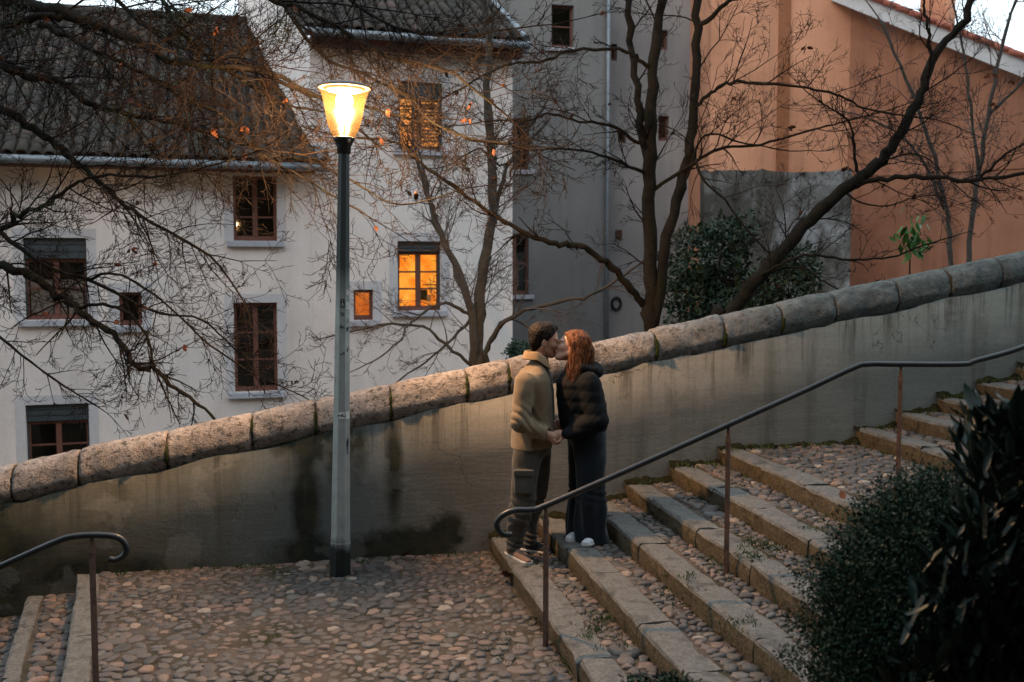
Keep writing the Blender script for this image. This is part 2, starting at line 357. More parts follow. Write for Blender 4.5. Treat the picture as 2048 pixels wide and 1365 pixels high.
# ================================================================== cobbles
def dome_variant(seed, seg=10):
    r = np.random.default_rng(seed); a = np.arange(seg)*2*math.pi/seg
    wob = 1+.12*np.sin(2*a+r.uniform(0,6))*r.uniform(.3,1)+.11*np.sin(3*a+r.uniform(0,6))+.08*r.normal(size=seg)
    vs = []
    for rr, z in ((1.0,-.5), (.99,.3), (.88,.80), (.52,.97)):
        for k in range(seg): vs.append((rr*wob[k]*math.cos(a[k]), rr*wob[k]*math.sin(a[k]), z*(1+.16*r.normal())))
    vs.append((0,0,1.0)); fs = []
    for i in range(3):
        for k in range(seg): fs.append((i*seg+k, i*seg+(k+1)%seg, (i+1)*seg+(k+1)%seg, (i+1)*seg+k))
    for k in range(seg): fs.append((3*seg+k, 3*seg+(k+1)%seg, 4*seg))
    return np.array(vs), fs
DOMES = [dome_variant(k) for k in range(8)]
DOME_ME = []
for vs, fs in DOMES:
    b = MB(); b.add(vs, fs); me = b.mesh('cobblestone', True); me.materials.append(M['cobble']); DOME_ME.append(me)
def voronoi_stones(inside, box, n, seed, iters=4, ns=26000):
    r = np.random.default_rng(seed); x0, x1, y0, y1 = box
    S = np.stack([r.uniform(x0,x1,ns), r.uniform(y0,y1,ns)], 1); S = S[inside(S[:,0], S[:,1])]
    P = S[r.choice(len(S), min(n, len(S)), replace=False)]
    for it in range(iters+1):
        own = np.empty(len(S), int)
        for c in range(0, len(S), 3000):
            d = (S[c:c+3000,None,0]-P[None,:,0])**2+(S[c:c+3000,None,1]-P[None,:,1])**2; own[c:c+3000] = d.argmin(1)
        cnt = np.bincount(own, minlength=len(P)).astype(float)
        cen = np.stack([np.bincount(own, S[:,k], len(P))/np.maximum(cnt,1) for k in (0,1)], 1)
        P = np.where(cnt[:,None] > 0, cen, P)
    D = S-P[own]; out = []
    cxx = np.bincount(own, D[:,0]**2, len(P))/np.maximum(cnt,1); cyy = np.bincount(own, D[:,1]**2, len(P))/np.maximum(cnt,1); cxy = np.bincount(own, D[:,0]*D[:,1], len(P))/np.maximum(cnt,1)
    for k in range(len(P)):
        if cnt[k] < 5: continue
        ev, evec = np.linalg.eigh(np.array([[cxx[k],cxy[k]],[cxy[k],cyy[k]]]))
        a = 2*math.sqrt(max(ev[1],1e-6)); b = 2*math.sqrt(max(ev[0],1e-6))
        out.append((P[k,0], P[k,1], a, b, math.atan2(evec[1,1], evec[0,1])))
    return out
def in_frame(p, m=30):
    q = np.asarray(p)-_C; wd = q@_F
    if wd < .5: return False
    x = 1024+FPX*(q@_R)/wd; y = 682.5-FPX*(q@_U)/wd
    return -m < x < 2048+m and -m < y < 1365+m
def put_stones(stones, z, parent, singles, seed, org=(0,0), rot=0, hgt=.016, gap=.97):
    """the nearest stones in view are objects of their own, the rest one joined part"""
    r = np.random.default_rng(seed); ca, sa = math.cos(rot), math.sin(rot); info = []
    for s in stones:
        wx = org[0]+ca*s[0]-sa*s[1]; wy = org[1]+sa*s[0]+ca*s[1]
        Z = wx*_H[0]+wy*_H[1]
        info.append((in_frame((wx,wy,z)), s[2]*s[3]/Z**3, s))
    order = sorted(range(len(info)), key=lambda k: (-int(info[k][0]), -info[k][1]))
    V = []; Fc = []; n0 = 0
    for rank, k in enumerate(order):
        x, y, a, b, th = info[k][2]; h = hgt*r.uniform(.7,1.35)*min(1.3, (a+b)/.10); g = gap*r.uniform(.80,1.03); dz = -.001-.011*float(np.clip(vnoise(np.array([[x,y,0.]]), 66, 2.6)[0]*.8+.35, 0, 1))*r.uniform(.5,1.1)
        vi = int(r.integers(8))
        if rank < singles and info[k][0]:
            o = bpy.data.objects.new('cobblestone', DOME_ME[vi]); C.objects.link(o); o.parent = parent
            o.location = (x, y, z+dz); o.rotation_euler = (r.normal()*.07, r.normal()*.07, th); o.scale = (a*g, b*g, h)
        else:
            vs, fs = DOMES[vi]; c, s_ = math.cos(th), math.sin(th)
            X = vs*np.array([a*g, b*g, h]); X = np.stack([c*X[:,0]-s_*X[:,1]+x, s_*X[:,0]+c*X[:,1]+y, X[:,2]+z+dz], 1)
            V.append(X); Fc += [tuple(i+n0 for i in f) for f in fs]; n0 += len(vs)
    if V:
        b = MB(); b.add(np.concatenate(V), Fc); o = b.build('cobblestones', M['cobble_far'], parent, True); tag(o, kind='stuff')

# ================================================================== landing
SA = math.radians(8.74); SO = (-1.66, 8.03)                     # the skewed edge where the lower flight leaves
def edge_u(v): return SO[0] + (SO[1]-v)*.1535
V0, V1 = 4.1, 8.14
mb = MB(); mb.add([(edge_u(V0)+.1,V0,0),(1.5,V0,0),(1.5,V1+.1,0),(edge_u(V1)+.1,V1+.1,0)], [(0,1,2,3)])
landing = tag(mb.build('landing', M['mortar']), kind='structure')
st = voronoi_stones(lambda x, y: (x > edge_u(y)+.16) & (x < 1.49) & (y > 4.8), (-1.7,1.5,4.8,8.13), 1500, 11, 2, 34000)
put_stones(st, .0, landing, 300, 5)

# ================================================================== stairs
RISE = .13
def nosing(x0, wd, y0, y1, z, h, seed):
    """one granite nosing stone, worn and a little uneven"""
    r = np.random.default_rng(seed)
    prof = [(0,-h),(-.004,-h*.5),(0,-.022),(.008,-.006),(.024,0),(wd*.5,.001),(wd-.01,-.002),(wd,-.012),(wd,-h)]
    nst = max(3, int((y1-y0)/.11)); ys = np.linspace(y0, y1, nst); vs = []
    for j, y in enumerate(ys):
        for px, pz in prof:
            e = .004 if 0 < j < nst-1 else .006
            vs.append((x0+px+r.normal()*e*.8, y+r.normal()*.003, z+pz+(r.normal()*e*.8 if pz > -h*.8 else 0)))
    n = len(prof); fs = [(j*n+k, (j+1)*n+k, (j+1)*n+k+1, j*n+k+1) for j in range(nst-1) for k in range(n-1)]
    ends = [tuple(range(n-1,-1,-1))[::-1], tuple((nst-1)*n+k for k in range(n))[::-1]]
    b = MB(); ris = [f for f in fs if f[0] % n < 2]; top_ = [f for f in fs if f[0] % n >= 2]; b.add(vs, top_+ends); b.f += ris; b.mi += [1]*len(ris); return b
def flight_step(parent, x0, x1, z, y0, y1, slab, seed, nstones, singles, org=(0,0), rot=0, depth=.5):
    r = np.random.default_rng(seed)
    b = MB(); b.box(x0+.02, x1+.03, y0, y1, z-depth, z-.035); b.box(x0+slab-.02, x1+.03, y0+.001, y1-.001, z-.03, z-.009)
    step = b.build('step', M['mortar'], parent)
    y = y1-.005; k = 0
    while y > y0+.1:
        ln = r.uniform(.5, 1.0); ya = max(y0, y-ln)
        if ya-y0 < .3: ya = y0
        nosing(x0+r.normal()*.004, slab+r.uniform(-.015,.02), ya+.004, y-.003, z+r.normal()*.003, RISE+.02, seed*40+k).build('nosing_stone', None, step, mats=[M['kerb'], M['riser']])
        y = ya; k += 1
    if nstones:
        st = voronoi_stones(lambda a, c: a > -9, (x0+slab+.012, x1-.004, max(y0, 4.2 if rot == 0 else y0), y1-.02), nstones, seed+3, 3, max(3000, nstones*26))
        put_stones(st, z-.006, step, singles, seed, org, rot, hgt=.021)
    return step
stairs = tag(empty('staircase', (0,0,0)), kind='structure')
US = [1.5, 1.90, 2.30, 2.67, 3.06, 3.50, 4.78, 5.17, 5.57, 5.97, 6.37, 6.77, 7.17, 7.57, 7.97]
for i in range(len(US)-1):
    wide = i == 5; u0, u1 = US[i], US[i+1]
    n = (int(4.0*(u1-u0-.2)/(.0050)) if i < 5 else int(3.9*1.1/.0062)) if i < 6 else (70 if i < 10 else 0)
    flight_step(stairs, u0, u1, RISE*(i+1), V0, V1+.03, .20, 100+i, n, [60,70,60,50,35,25,0,0,0,0,0,0,0,0][i], depth=.6)
lower = tag(empty('lower_staircase', (SO[0], SO[1], 0), SA), kind='structure')
for k in range(6):
    z = -RISE*k; x0 = -.36*k
    if k == 0:
        b = MB(); b.box(.03, .16, -4.2, .08, -.5, -.03); s0 = b.build('step', M['mortar'], lower); y = .06; q = 0
        while y > -4.1:
            ln = random.uniform(.6,1.0); nosing(0, .15, y-ln+.004, y-.003, .012, .16, 700+q).build('nosing_stone', None, s0, mats=[M['kerb'], M['riser']]); y -= ln; q += 1
    else:
        flight_step(lower, x0, x0+.36, z, -3.4, .12, .12, 300+k, 110 if k < 3 else 0, 40 if k == 1 else 0, SO, SA)

# ================================================================== stair wall with its coping
def ztop(u): return 1.235+.188*u
WF, WB = 8.14, 8.50
us = np.linspace(-5.5, 11, 140); mb = MB(); r = np.random.default_rng(4)
top = np.array([ztop(u)-.256+.012*math.sin(u*7)+r.normal()*.006 for u in us]); n = len(us); rows = 10
vs = []
for j in range(rows+1):
    for i, u in enumerate(us):
        z = -3.3+(top[i]+3.3)*(j/rows); vs.append((u, WF+.006*math.sin(u*2.3)+.004*math.sin(u*5+z*3)-.03*max(0,(1-(z+.5))*.04), z))
fs = [(j*n+i, j*n+i+1, (j+1)*n+i+1, (j+1)*n+i) for j in range(rows) for i in range(n-1)]
b0 = len(vs)
for i, u in enumerate(us): vs.append((u, WB, top[i]))
for i, u in enumerate(us): vs.append((u, WB, -3.3))
fs += [(rows*n+i, rows*n+i+1, b0+i+1, b0+i) for i in range(n-1)] + [(b0+i, b0+i+1, b0+n+i+1, b0+n+i) for i in range(n-1)]
wall = empty('stair_wall', (0, WF, -3.3))
tag(wall, 'rendered grey stair wall with rounded stone coping rising behind the couple', 'wall')
def shifted(mb_, org):
    mb_.v = [(a-org[0], b-org[1], c-org[2]) for a, b, c in mb_.v]; return mb_
WO = (0, WF, -3.3)
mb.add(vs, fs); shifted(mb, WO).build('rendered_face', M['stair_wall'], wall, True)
joints = [-5.4,-4.6,-3.9,-3.3,-2.7,-2.13,-1.66,-1.02,-.38,.11,.70,1.32,1.67,2.29,2.93,3.54,4.07,4.57,5.17,5.69,6.2,6.8,7.5,8.2,8.9,9.6]
for k in range(len(joints)-1):
    ua, ub = joints[k]+.007, joints[k+1]-.007; b = MB(); r = np.random.default_rng(900+k)
    na = max(6, int((ub-ua)/.022)); ph = np.linspace(0, 1, 27); vs = []
    lift = r.normal()*.004; bulge = 1+r.normal()*.015
    for i in range(na+1):
        u = ua+(ub-ua)*i/na; tt = i/na; endr = .007*(max(0,1-tt*9)+max(0,1-(1-tt)*9))
        for t in ph:
            ang = math.pi*(1.0-t); cs, sn = math.cos(ang), math.sin(ang)
            yy = 8.31+.178*bulge*math.copysign(abs(cs)**.75, cs); zz = ztop(u)-.255+.27*math.copysign(abs(sn)**.62, sn)+lift
            if t == ph[0]: zz = ztop(u)-.268; yy = 8.19
            if t == ph[-1]: zz = ztop(u)-.268; yy = 8.45
            vs.append((u, yy+(endr if cs < 0 else -endr)*.7, zz-endr*max(0,sn)))
    vs = np.array(vs); d = .008*vnoise(vs, 50+k, 5)+.006*vnoise(vs, 80+k, 14)+.0055*vnoise(vs, 110+k, 34)-.010*np.clip(vnoise(vs, 140+k, 20)-.75, 0, 1)
    vs[:,2] += d*.8; vs[:,1] -= d*.9
    m_ = len(ph); fs = [(i*m_+j, (i+1)*m_+j, (i+1)*m_+j+1, i*m_+j+1) for i in range(na) for j in range(m_-1)]
    fs += [tuple(range(m_)), tuple(na*m_+j for j in range(m_-1,-1,-1))]
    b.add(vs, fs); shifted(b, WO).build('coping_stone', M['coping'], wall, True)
b = MB()
for k in range(len(joints)-1):                                    # mortar core seen in the joints
    u = joints[k+1]; pts = [(u, 8.17, ztop(u)-.22), (u, 8.17, ztop(u)-.12), (u, 8.2, ztop(u)-.05), (u, 8.31, ztop(u)-.018), (u, 8.45, ztop(u)-.06)]
    b.tube(smooth_curve(pts, 3), .018, 5)
shifted(b, WO).build('joint_mortar', M['soil'], wall, True)
for u, lo, hi in [(.70,.0,1),(1.32,.2,.9),(1.67,.4,1),(-.38,.45,1),(.11,.0,.8),(-1.02,.2,.7),(2.93,.1,.8),(3.54,.0,.5),(4.07,.1,.6)]:
    b = MB(); pts = smooth_curve([(u-.005, 8.145, ztop(u)-.24), (u, 8.135, ztop(u)-.15), (u, 8.17, ztop(u)-.06), (u+.005, 8.27, ztop(u)-.008)], 4)
    pts = pts[int(lo*(len(pts)-1)):max(int(lo*(len(pts)-1))+3, int(hi*(len(pts)-1)))]
    b.tube(pts, [.006+.010*random.random() for _ in pts], 6); shifted(b, WO).build('moss', M['moss'], wall, True)

# ================================================================== buildings
class Facade:
    """a vertical plane: root empty at its origin, x along it, y away from the street, z up"""
    def __init__(s, name, px, Z, yaw, base=-4.2):
        p = PD(px, 535, Z); s.ang = math.radians(yaw)-PSI; s.o = np.array([p[0], p[1], base]); s.base = base
        s.a = np.array([math.cos(s.ang), math.sin(s.ang), 0]); s.b = np.array([-math.sin(s.ang), math.cos(s.ang), 0])
        s.root = empty(name, s.o, s.ang)
    def at(s, x, y, off=0.):                                       # picture point on the plane -> (s, z local)
        d = ray(x, y); t = ((s.o+s.b*off-_C)@s.b)/(d@s.b); p = _C+d*t; return float((p-s.o)@s.a), float(p[2]-s.base)
def holed(mb_, x0, x1, z0, z1, holes, depth=.22):
    xs = sorted({x0, x1, *[h[0] for h in holes], *[h[1] for h in holes]}); zs = sorted({z0, z1, *[h[2] for h in holes], *[h[3] for h in holes]})
    for i in range(len(xs)-1):
        for j in range(len(zs)-1):
            cx, cz = (xs[i]+xs[i+1])/2, (zs[j]+zs[j+1])/2
            if any(h[0] < cx < h[1] and h[2] < cz < h[3] for h in holes): continue
            mb_.add([(xs[i],0,zs[j]),(xs[i+1],0,zs[j]),(xs[i+1],0,zs[j+1]),(xs[i],0,zs[j+1])], [(0,1,2,3)])
    for a, b, c, d in holes:
        for p, q in (((a,c),(a,d)),((a,d),(b,d)),((b,d),(b,c)),((b,c),(a,c))):
            mb_.add([(p[0],0,p[1]),(q[0],0,q[1]),(q[0],depth,q[1]),(p[0],depth,p[1])], [(0,1,2,3)])
def window(F, h, rows=3, lit=None, shutter=0., curtain=False, surround=True, cols=2, depth=.14, sill=True, door=False):
    a, b, c, d = h; w_ = b-a
    fr = MB(); t = .055; y0, y1 = depth, depth+.06
    top = d-shutter
    fr.box(a, a+t, y0, y1, c, top); fr.box(b-t, b, y0, y1, c, top); fr.box(a+t, b-t, y0, y1, c, c+.09); fr.box(a+t, b-t, y0, y1, top-t, top)
    win = fr.build('window', M['brown_wood'], F.root)
    mid = (a+b)/2
    if cols == 2:
        m = MB(); m.box(mid-.045, mid+.045, y0-.012, y1+.004, c+.09, top-t); m.build('mullion', M['brown_wood'], win)
    xs = [a+t, mid-.045, mid+.045, b-t] if cols == 2 else [a+t, b-t]
    z0, z1 = c+.09, top-t
    for q in range(len(xs)//2):
        xa, xb = xs[2*q], xs[2*q+1]
        for k in range(rows):
            za, zb = z0+(z1-z0)*k/rows, z0+(z1-z0)*(k+1)/rows
            if k: m = MB(); m.box(xa, xb, y0+.01, y1-.01, za-.016, za+.016); m.build('glazing_bar', M['brown_wood'], win)
            m = MB(); m.box(xa, xb, y0+.025, y0+.031, za+(.016 if k else 0), zb-(.016 if k < rows-1 else 0)); m.build('pane', M['pane'], win)
    if shutter:
        m = MB(); m.box(a, b, depth-.06, depth+.05, d-shutter, d)
        for k in range(3): m.box(a+.02, b-.02, depth-.075, depth-.06, d-shutter*(k+1)/3+.008, d-shutter*k/3-.008)
        m.build('shutter_box', M['shutter'], win)
        for xa in (a, b-.03):
            m = MB(); m.box(xa, xa+.03, depth-.03, depth-.003, c, d-shutter); m.build('shutter_guide', M['shutter'], win)
    rm = MB(); yb = depth+(1.2 if lit else .8)                       # the room behind the glass
    x0, x1, zz0, zz1 = a-.3, b+.3, c-.2, d+.2
    rm.add([(x0,yb,zz0),(x1,yb,zz0),(x1,yb,zz1),(x0,yb,zz1)], [(0,1,2,3)])
    rm.add([(x0,.23,zz0),(x0,yb,zz0),(x0,yb,zz1),(x0,.23,zz1)], [(0,1,2,3)]); rm.add([(x1,.23,zz0),(x1,yb,zz0),(x1,yb,zz1),(x1,.23,zz1)], [(3,2,1,0)])
    rm.add([(x0,.23,zz0),(x1,.23,zz0),(x1,yb,zz0),(x0,yb,zz0)], [(0,1,2,3)]); rm.add([(x0,.23,zz1),(x1,.23,zz1),(x1,yb,zz1),(x0,yb,zz1)], [(3,2,1,0)])
    rm.build('room', M[lit] if lit else M['room_dark'], win)
    if curtain:
        m = MB(); n = 40; vs = []
        for k in range(n+1):
            x = a+.07+(w_-.14)*k/n; yy = depth+.085+.012*math.sin(k*1.3)
            vs += [(x, yy, c+.08), (x, yy, c+(top-c)*.66)]
        m.add(vs, [(2*k,2*k+2,2*k+3,2*k+1) for k in range(n)]); m.build('curtain', M['curtain'], win, True)
    if sill:
        m = MB(); m.box(a-.12, b+.12, -.09, .12, c-.11, c-.003); o = m.build('sill', M['sill'], win); bevel(o, .008)
    if surround:
        m = MB(); q = .16
        m.box(a-q, a-.002, -.006, .02, c, d+q); m.box(b+.002, b+q, -.006, .02, c, d+q); m.box(a-.002, b+.002, -.006, .02, d+.002, d+q)
        m.build('surround', M['surround'], win)
    return win
TILE_V, TILE_F = None, None
def tile_geo():
    vs = []; fs = []; seg = 6
    for y, r_ in ((0, .098), (.42, .078)):
        for k in range(seg+1):
            a = math.pi*k/seg; vs.append((-r_*math.cos(a), y, r_*math.sin(a)*.8+(.018 if y == 0 else 0)))
    n = seg+1
    for k in range(seg): fs.append((k, n+k, n+k+1, k+1))
    for k in range(n): vs.append((vs[k][0]*.84, 0, vs[k][2]*.84-.006))
    for k in range(seg): fs.append((k, k+1, 2*n+k+1, 2*n+k))
    return np.array(vs), fs
TV, TF = tile_geo(); b = MB(); b.add(TV, TF); TILE_ME = b.mesh('roof_tile', True); TILE_ME.materials.append(M['tile'])
def tile_roof(parent, e0, e1, ye, ze, r0, r1, yr, zr, singles, gutter=True, seed=1):
    """deck from eave (e0..e1 at ye, ze) up to ridge (r0..r1 at yr, zr) with canal tiles"""
    r = np.random.default_rng(seed); m = MB(); th = .12
    m.add([(e0,ye,ze),(e1,ye,ze),(r1,yr,zr),(r0,yr,zr),(e0,ye,ze-th),(e1,ye,ze-th),(r1,yr,zr-th),(r0,yr,zr-th)], [(0,1,2,3),(7,6,5,4),(0,4,5,1),(1,5,6,2),(2,6,7,3),(3,7,4,0)])
    roof = m.build('roof', M['slab_under'], parent)
    L = math.hypot(yr-ye, zr-ze); sl = math.atan2(zr-ze, yr-ye); rows = int(L/.33); V = []; Fc = []; n0 = 0; cnt = 0
    for j in range(rows):
        t = j*.33/L-.02/L; xa = e0+(r0-e0)*t; xb = e1+(r1-e1)*t; xs = np.arange(math.ceil(xa/.215)*.215, xb, .215)
        for x in xs:
            yy = ye+(yr-ye)*t-.05*math.cos(sl); zz = ze+(zr-ze)*t-.05*math.sin(sl)+.012+r.normal()*.005; rz = r.normal()*.035
            if cnt < singles:
                o = bpy.data.objects.new('roof_tile', TILE_ME); C.objects.link(o); o.parent = roof; o.location = (x, yy, zz); o.rotation_euler = (sl+.05, r.normal()*.03, rz); cnt += 1
            else:
                X = TV.copy(); c, s_ = math.cos(rz), math.sin(rz); X[:,:2] = np.stack([c*X[:,0]-s_*X[:,1], s_*X[:,0]+c*X[:,1]], 1)
                c, s_ = math.cos(sl+.05), math.sin(sl+.05); X = np.stack([X[:,0]+x, c*X[:,1]-s_*X[:,2]+yy, s_*X[:,1]+c*X[:,2]+zz], 1)
                V.append(X); Fc += [tuple(i+n0 for i in f) for f in TF]; n0 += len(TV)
    if V: b = MB(); b.add(np.concatenate(V), Fc); tag(b.build('roof_tiles', M['tile_far'], roof, True), kind='stuff')
    if gutter:
        m = MB(); m.tube([(e0-.02, ye-.09, ze-.10), (e1+.03, ye-.09, ze-.10)], .075, 10); m.build('gutter', M['zinc'], roof, True)
    m = MB(); m.tube([(e1, ye, ze+.03), (r1, yr, zr+.03)], .09, 6); m.build('verge_flashing', M['zinc'], roof)
    return roof

YW, ZW = 17.0, 20.0
# ---- tall white house
T = Facade('tall_house', 1024, ZW, YW); tag(T.root, 'tall pinkish white house with lit orange windows behind the lamp post', 'house')
def rect(F, x0, y0, x1, y1): a, d = F.at(x0, y0); b, _ = F.at(x1, y0); _, c = F.at(x0, y1); _, d2 = F.at(x1, y0); _, c2 = F.at(x1, y1); return (a, b, (c+c2)/2, (d+d2)/2)
w6, w7, w8 = rect(T,797,165,885,300), rect(T,795,483,882,622), rect(T,707,580,747,641)
s0, _ = T.at(622, 300); s1, _ = T.at(1025, 300); ez = T.at(850, 92)[1]
m = MB(); holed(m, s0, s1, -.2, ez, [w6, w7, w8])
bk = 7.0; sk = -.95
m.add([(s0,0,-.2),(s0,0,ez),(s0+sk,bk,ez+4.2),(s0+sk,bk,-.2)], [(0,1,2,3)]); m.add([(s1,0,-.2),(s1,bk,-.2),(s1,bk,ez+4.2),(s1,0,ez)], [(0,1,2,3)])
m.build('wall', M['stucco_white'], T.root)
m = MB(); m.box(s0, s1+.12, -.30, -.004, ez-.16, ez+.02); m.build('eave_soffit', M['brown_wood'], T.root)
tile_roof(T.root, s0-.15, T.at(1052, 84, -.4)[0], -.42, T.at(850, 76, -.4)[1]+.06, s0-.15+sk*.8, s1-.1, 5.2, ez+3.3, 160, seed=5)
wn7 = window(T, w7, 3, 'room_lit', .20); window(T, w8, 1, 'room_dim', 0, cols=1)
wn = window(T, w6, 3, 'room_up', .0, depth=.16)
a, b_, c, d = w6
for k in range(14):                                               # slatted shutter half closed over the window
    z = c+.16+(d-c-.3)*k/14; m = MB(); m.add([(a+(b_-a)*.36,.09,z),(b_-.05,.09,z),(b_-.05,.13,z+.035),(a+(b_-a)*.36,.13,z+.035)], [(0,1,2,3)])
    m.box(a+(b_-a)*.36, b_-.05, .085, .135, z, z+.03); m.build('shutter_slat', M['brown_wood'], wn)
m = MB(); m.box(a+(b_-a)*.32, a+(b_-a)*.37, .07, .138, c, d); m.box(b_-.05, b_, .07, .138, c, d); m.box(a, b_, .05, .14, d-.3, d); m.build('shutter_frame', M['shutter'], wn)
a, b_, c, d = w7                                                   # things standing in the lit room
for nm, xx, zz, ww, hh, mt in [('shelf', .12, .30, .25, .03, 'brown_wood'), ('shelf', .72, .36, .3, .02, 'brown_wood'), ('jar', .62, .14, .16, .2, 'weed'), ('jar', .78, .12, .1, .13, 'curtain'), ('cabinet', .02, .62, .12, .6, 'brown_wood')]:
    m = MB(); x = a+(b_-a)*xx; z = c+(d-c)*zz; m.box(x, x+ww, .5, .62, z, z+hh); bevel(m.build(nm, M[mt], wn7), .01)
# ---- low white house
Lh = Facade('low_house', 300, ZW/(1-math.tan(math.radians(YW))*(300-1024)/2048)*1.0008, YW); tag(Lh.root, 'low pinkish white house with brown tiled roof behind the bare branches', 'house')
o1 = rect(Lh,45,476,172,640); o2 = rect(Lh,237,585,283,652); o3 = rect(Lh,465,352,553,482); o4 = rect(Lh,467,606,554,784); o5 = rect(Lh,50,809,177,985)
l0 = Lh.at(-260, 500)[0]; l1 = Lh.at(622, 500)[0]+.06; lz = Lh.at(400, 330)[1]
m = MB(); holed(m, l0, l1, -.2, lz, [o1, o2, o3, o4, o5]); m.add([(l1,0,-.2),(l1,7,-.2),(l1,7,lz),(l1,0,lz)], [(0,1,2,3)]); m.add([(l0,0,-.2),(l0,7,-.2),(l0,7,lz+3),(l0,0,lz)], [(3,2,1,0)])
m.build('wall', M['stucco_white'], Lh.root)
window(Lh, o1, 2, None, .36, True); window(Lh, o2, 1, None, 0, cols=1); window(Lh, o3, 3); window(Lh, o4, 3); window(Lh, o5, 3, None, .3)
e_z = Lh.at(400, 318, -.4)[1]; e1 = Lh.at(648, 330, -.4)[0]; rz_ = Lh.at(330, 38, 6.)[1]; r1_ = Lh.at(500, 50, 6.)[0]
tile_roof(Lh.root, l0-.3, e1, -.42, e_z, l0-.3, r1_, 6., rz_, 300, seed=8)
m = MB(); m.tube([(l0-.3, 6., rz_+.05), (r1_, 6., rz_+.05)], .13, 8); m.build('ridge', M['tile_far'], Lh.root, True)
m = MB(); m.box(l0, l1, -.34, -.004, lz-.12, lz+.0); m.build('eave_soffit', M['brown_wood'], Lh.root)
# ---- grey building
G = Facade('grey_building', 1120, 26, 14); tag(G.root, 'plain grey rendered building with narrow dark windows right of the white house', 'building')
g0 = G.at(985, 300)[0]; g1 = G.at(1216, 300)[0]; gz = G.at(1100, -260)[1]
h1, h2, h3 = rect(G,1103,10,1148,96), rect(G,1008,236,1058,340), rect(G,1005,468,1058,590)
m = MB(); holed(m, g0, g1, -.2, gz, [h1, h2, h3]); m.add([(g1,0,-.2),(g1,6,-.2),(g1,6,gz),(g1,0,gz)], [(0,1,2,3)]); m.add([(g0,0,-.2),(g0,6,-.2),(g0,6,gz),(g0,0,gz)], [(3,2,1,0)]); m.add([(g0,0,gz),(g1,0,gz),(g1,6,gz),(g0,6,gz)], [(0,1,2,3)])
m.build('wall', M['stucco_grey'], G.root)
for h in (h1, h2, h3): window(G, h, 2, surround=False, cols=1 if h is h1 else 2)
m = MB(); px_ = G.at(1213, 300)[0]; m.tube([(px_, -.09, 0), (px_, -.09, gz)], .055, 8); m.build('downpipe', M['zinc'], G.root, True)
# ---- pale narrow building
K = Facade('pale_building', 1320, 27.5, 6); tag(K.root, 'weathered pale grey building strip between the grey and orange buildings', 'building')
k0 = K.at(1205, 300)[0]; k1 = K.at(1450, 300)[0]; kz = K.at(1300, -260)[1]
hs = [rect(K,1317,232,1338,282), rect(K,1236,262,1252,286), rect(K,1222,88,1234,122), rect(K,1318,60,1336,100)]
m = MB(); holed(m, k0, k1, -.2, kz, hs); m.add([(k1,0,-.2),(k1,6,-.2),(k1,6,kz),(k1,0,kz)], [(0,1,2,3)]); m.add([(k0,0,kz),(k1,0,kz),(k1,6,kz),(k0,6,kz)], [(0,1,2,3)])
m.build('wall', M['stucco_grey2'], K.root)
for h in hs: window(K, h, 1, surround=False, cols=1, sill=False)
m = MB(); a, c = K.at(1232, 607); m.tube([(a+.12*math.cos(t), -.05, c+.16*math.sin(t)) for t in np.linspace(0,6.28,17)], .035, 6); m.build('cable_coil', M['iron'], K.root, True)
m = MB(); a, c = K.at(1237, 468); m.box(a-.08, a+.08, -.1, -.002, c-.1, c+.1); bevel(m.build('wall_bracket', M['rust_iron'], K.root), .01)
# ---- orange building: street front and gable
O = Facade('orange_building', 1690, 25, 1); tag(O.root, 'orange rendered building with sloping white edged gable roof on the right', 'building')
q0 = O.at(1419, 300)[0]; oz = O.at(1600, -200)[1]
m = MB(); m.add([(q0,0,-.2),(0,0,-.2),(0,0,oz),(q0,0,oz)], [(0,1,2,3)]); m.add([(q0,0,-.2),(q0,0,oz),(q0,8,oz),(q0,8,-.2)], [(0,1,2,3)])
m.add([(0,0,oz),(q0,0,oz),(q0,8,oz),(0,8,oz)], [(0,1,2,3)])
GA = math.radians(-38); ga = np.array([math.cos(GA), math.sin(GA)])
def gable(x, y, off=0.):
    A = O.a*ga[0]+O.b*ga[1]; B = -O.a*ga[1]+O.b*ga[0]; d = ray(x, y); t = ((O.o+B*off-_C)@B)/(d@B); p = _C+d*t
    return float((p-O.o)@A), float(p[2]-O.base)
def gp(s, off, z): return (s*ga[0]-off*ga[1]*1.0, s*ga[1]+off*ga[0], z)
za = gable(1690, 14); zb = gable(2048, 158); slope = (zb[1]-za[1])/(zb[0]-za[0]); sE = zb[0]+3.5
def rk(s): return za[1]+slope*(s-za[0])
m.build('wall', M['stucco_orange'], O.root)
m = MB(); m.add([gp(0,0,-.2), gp(sE,0,-.2), gp(sE,0,rk(sE)), gp(0,0,rk(0))], [(0,1,2,3)]); m.build('gable_wall', M['orange_shaded'], O.root)
def rake(s_a, s_b, o0, o1, d0, d1):
    b = MB(); P = [gp(s_a,o0,rk(s_a)+d0), gp(s_b,o0,rk(s_b)+d0), gp(s_b,o1,rk(s_b)+d0), gp(s_a,o1,rk(s_a)+d0), gp(s_a,o0,rk(s_a)+d1), gp(s_b,o0,rk(s_b)+d1), gp(s_b,o1,rk(s_b)+d1), gp(s_a,o1,rk(s_a)+d1)]
    b.add(P, [(0,3,2,1),(4,5,6,7),(0,1,5,4),(1,2,6,5),(2,3,7,6),(3,0,4,7)]); return b
rake(-.35, sE, -.35, 5, .0, .36).build('roof_fascia', M['white_soffit'], O.root)
rt = rake(-.35, sE, -.42, 5, .365, .43).build('roof', generic('red_tile_edge', (.32,.10,.07), (.42,.15,.10), 5, .85, .2, .3, 20), O.root)
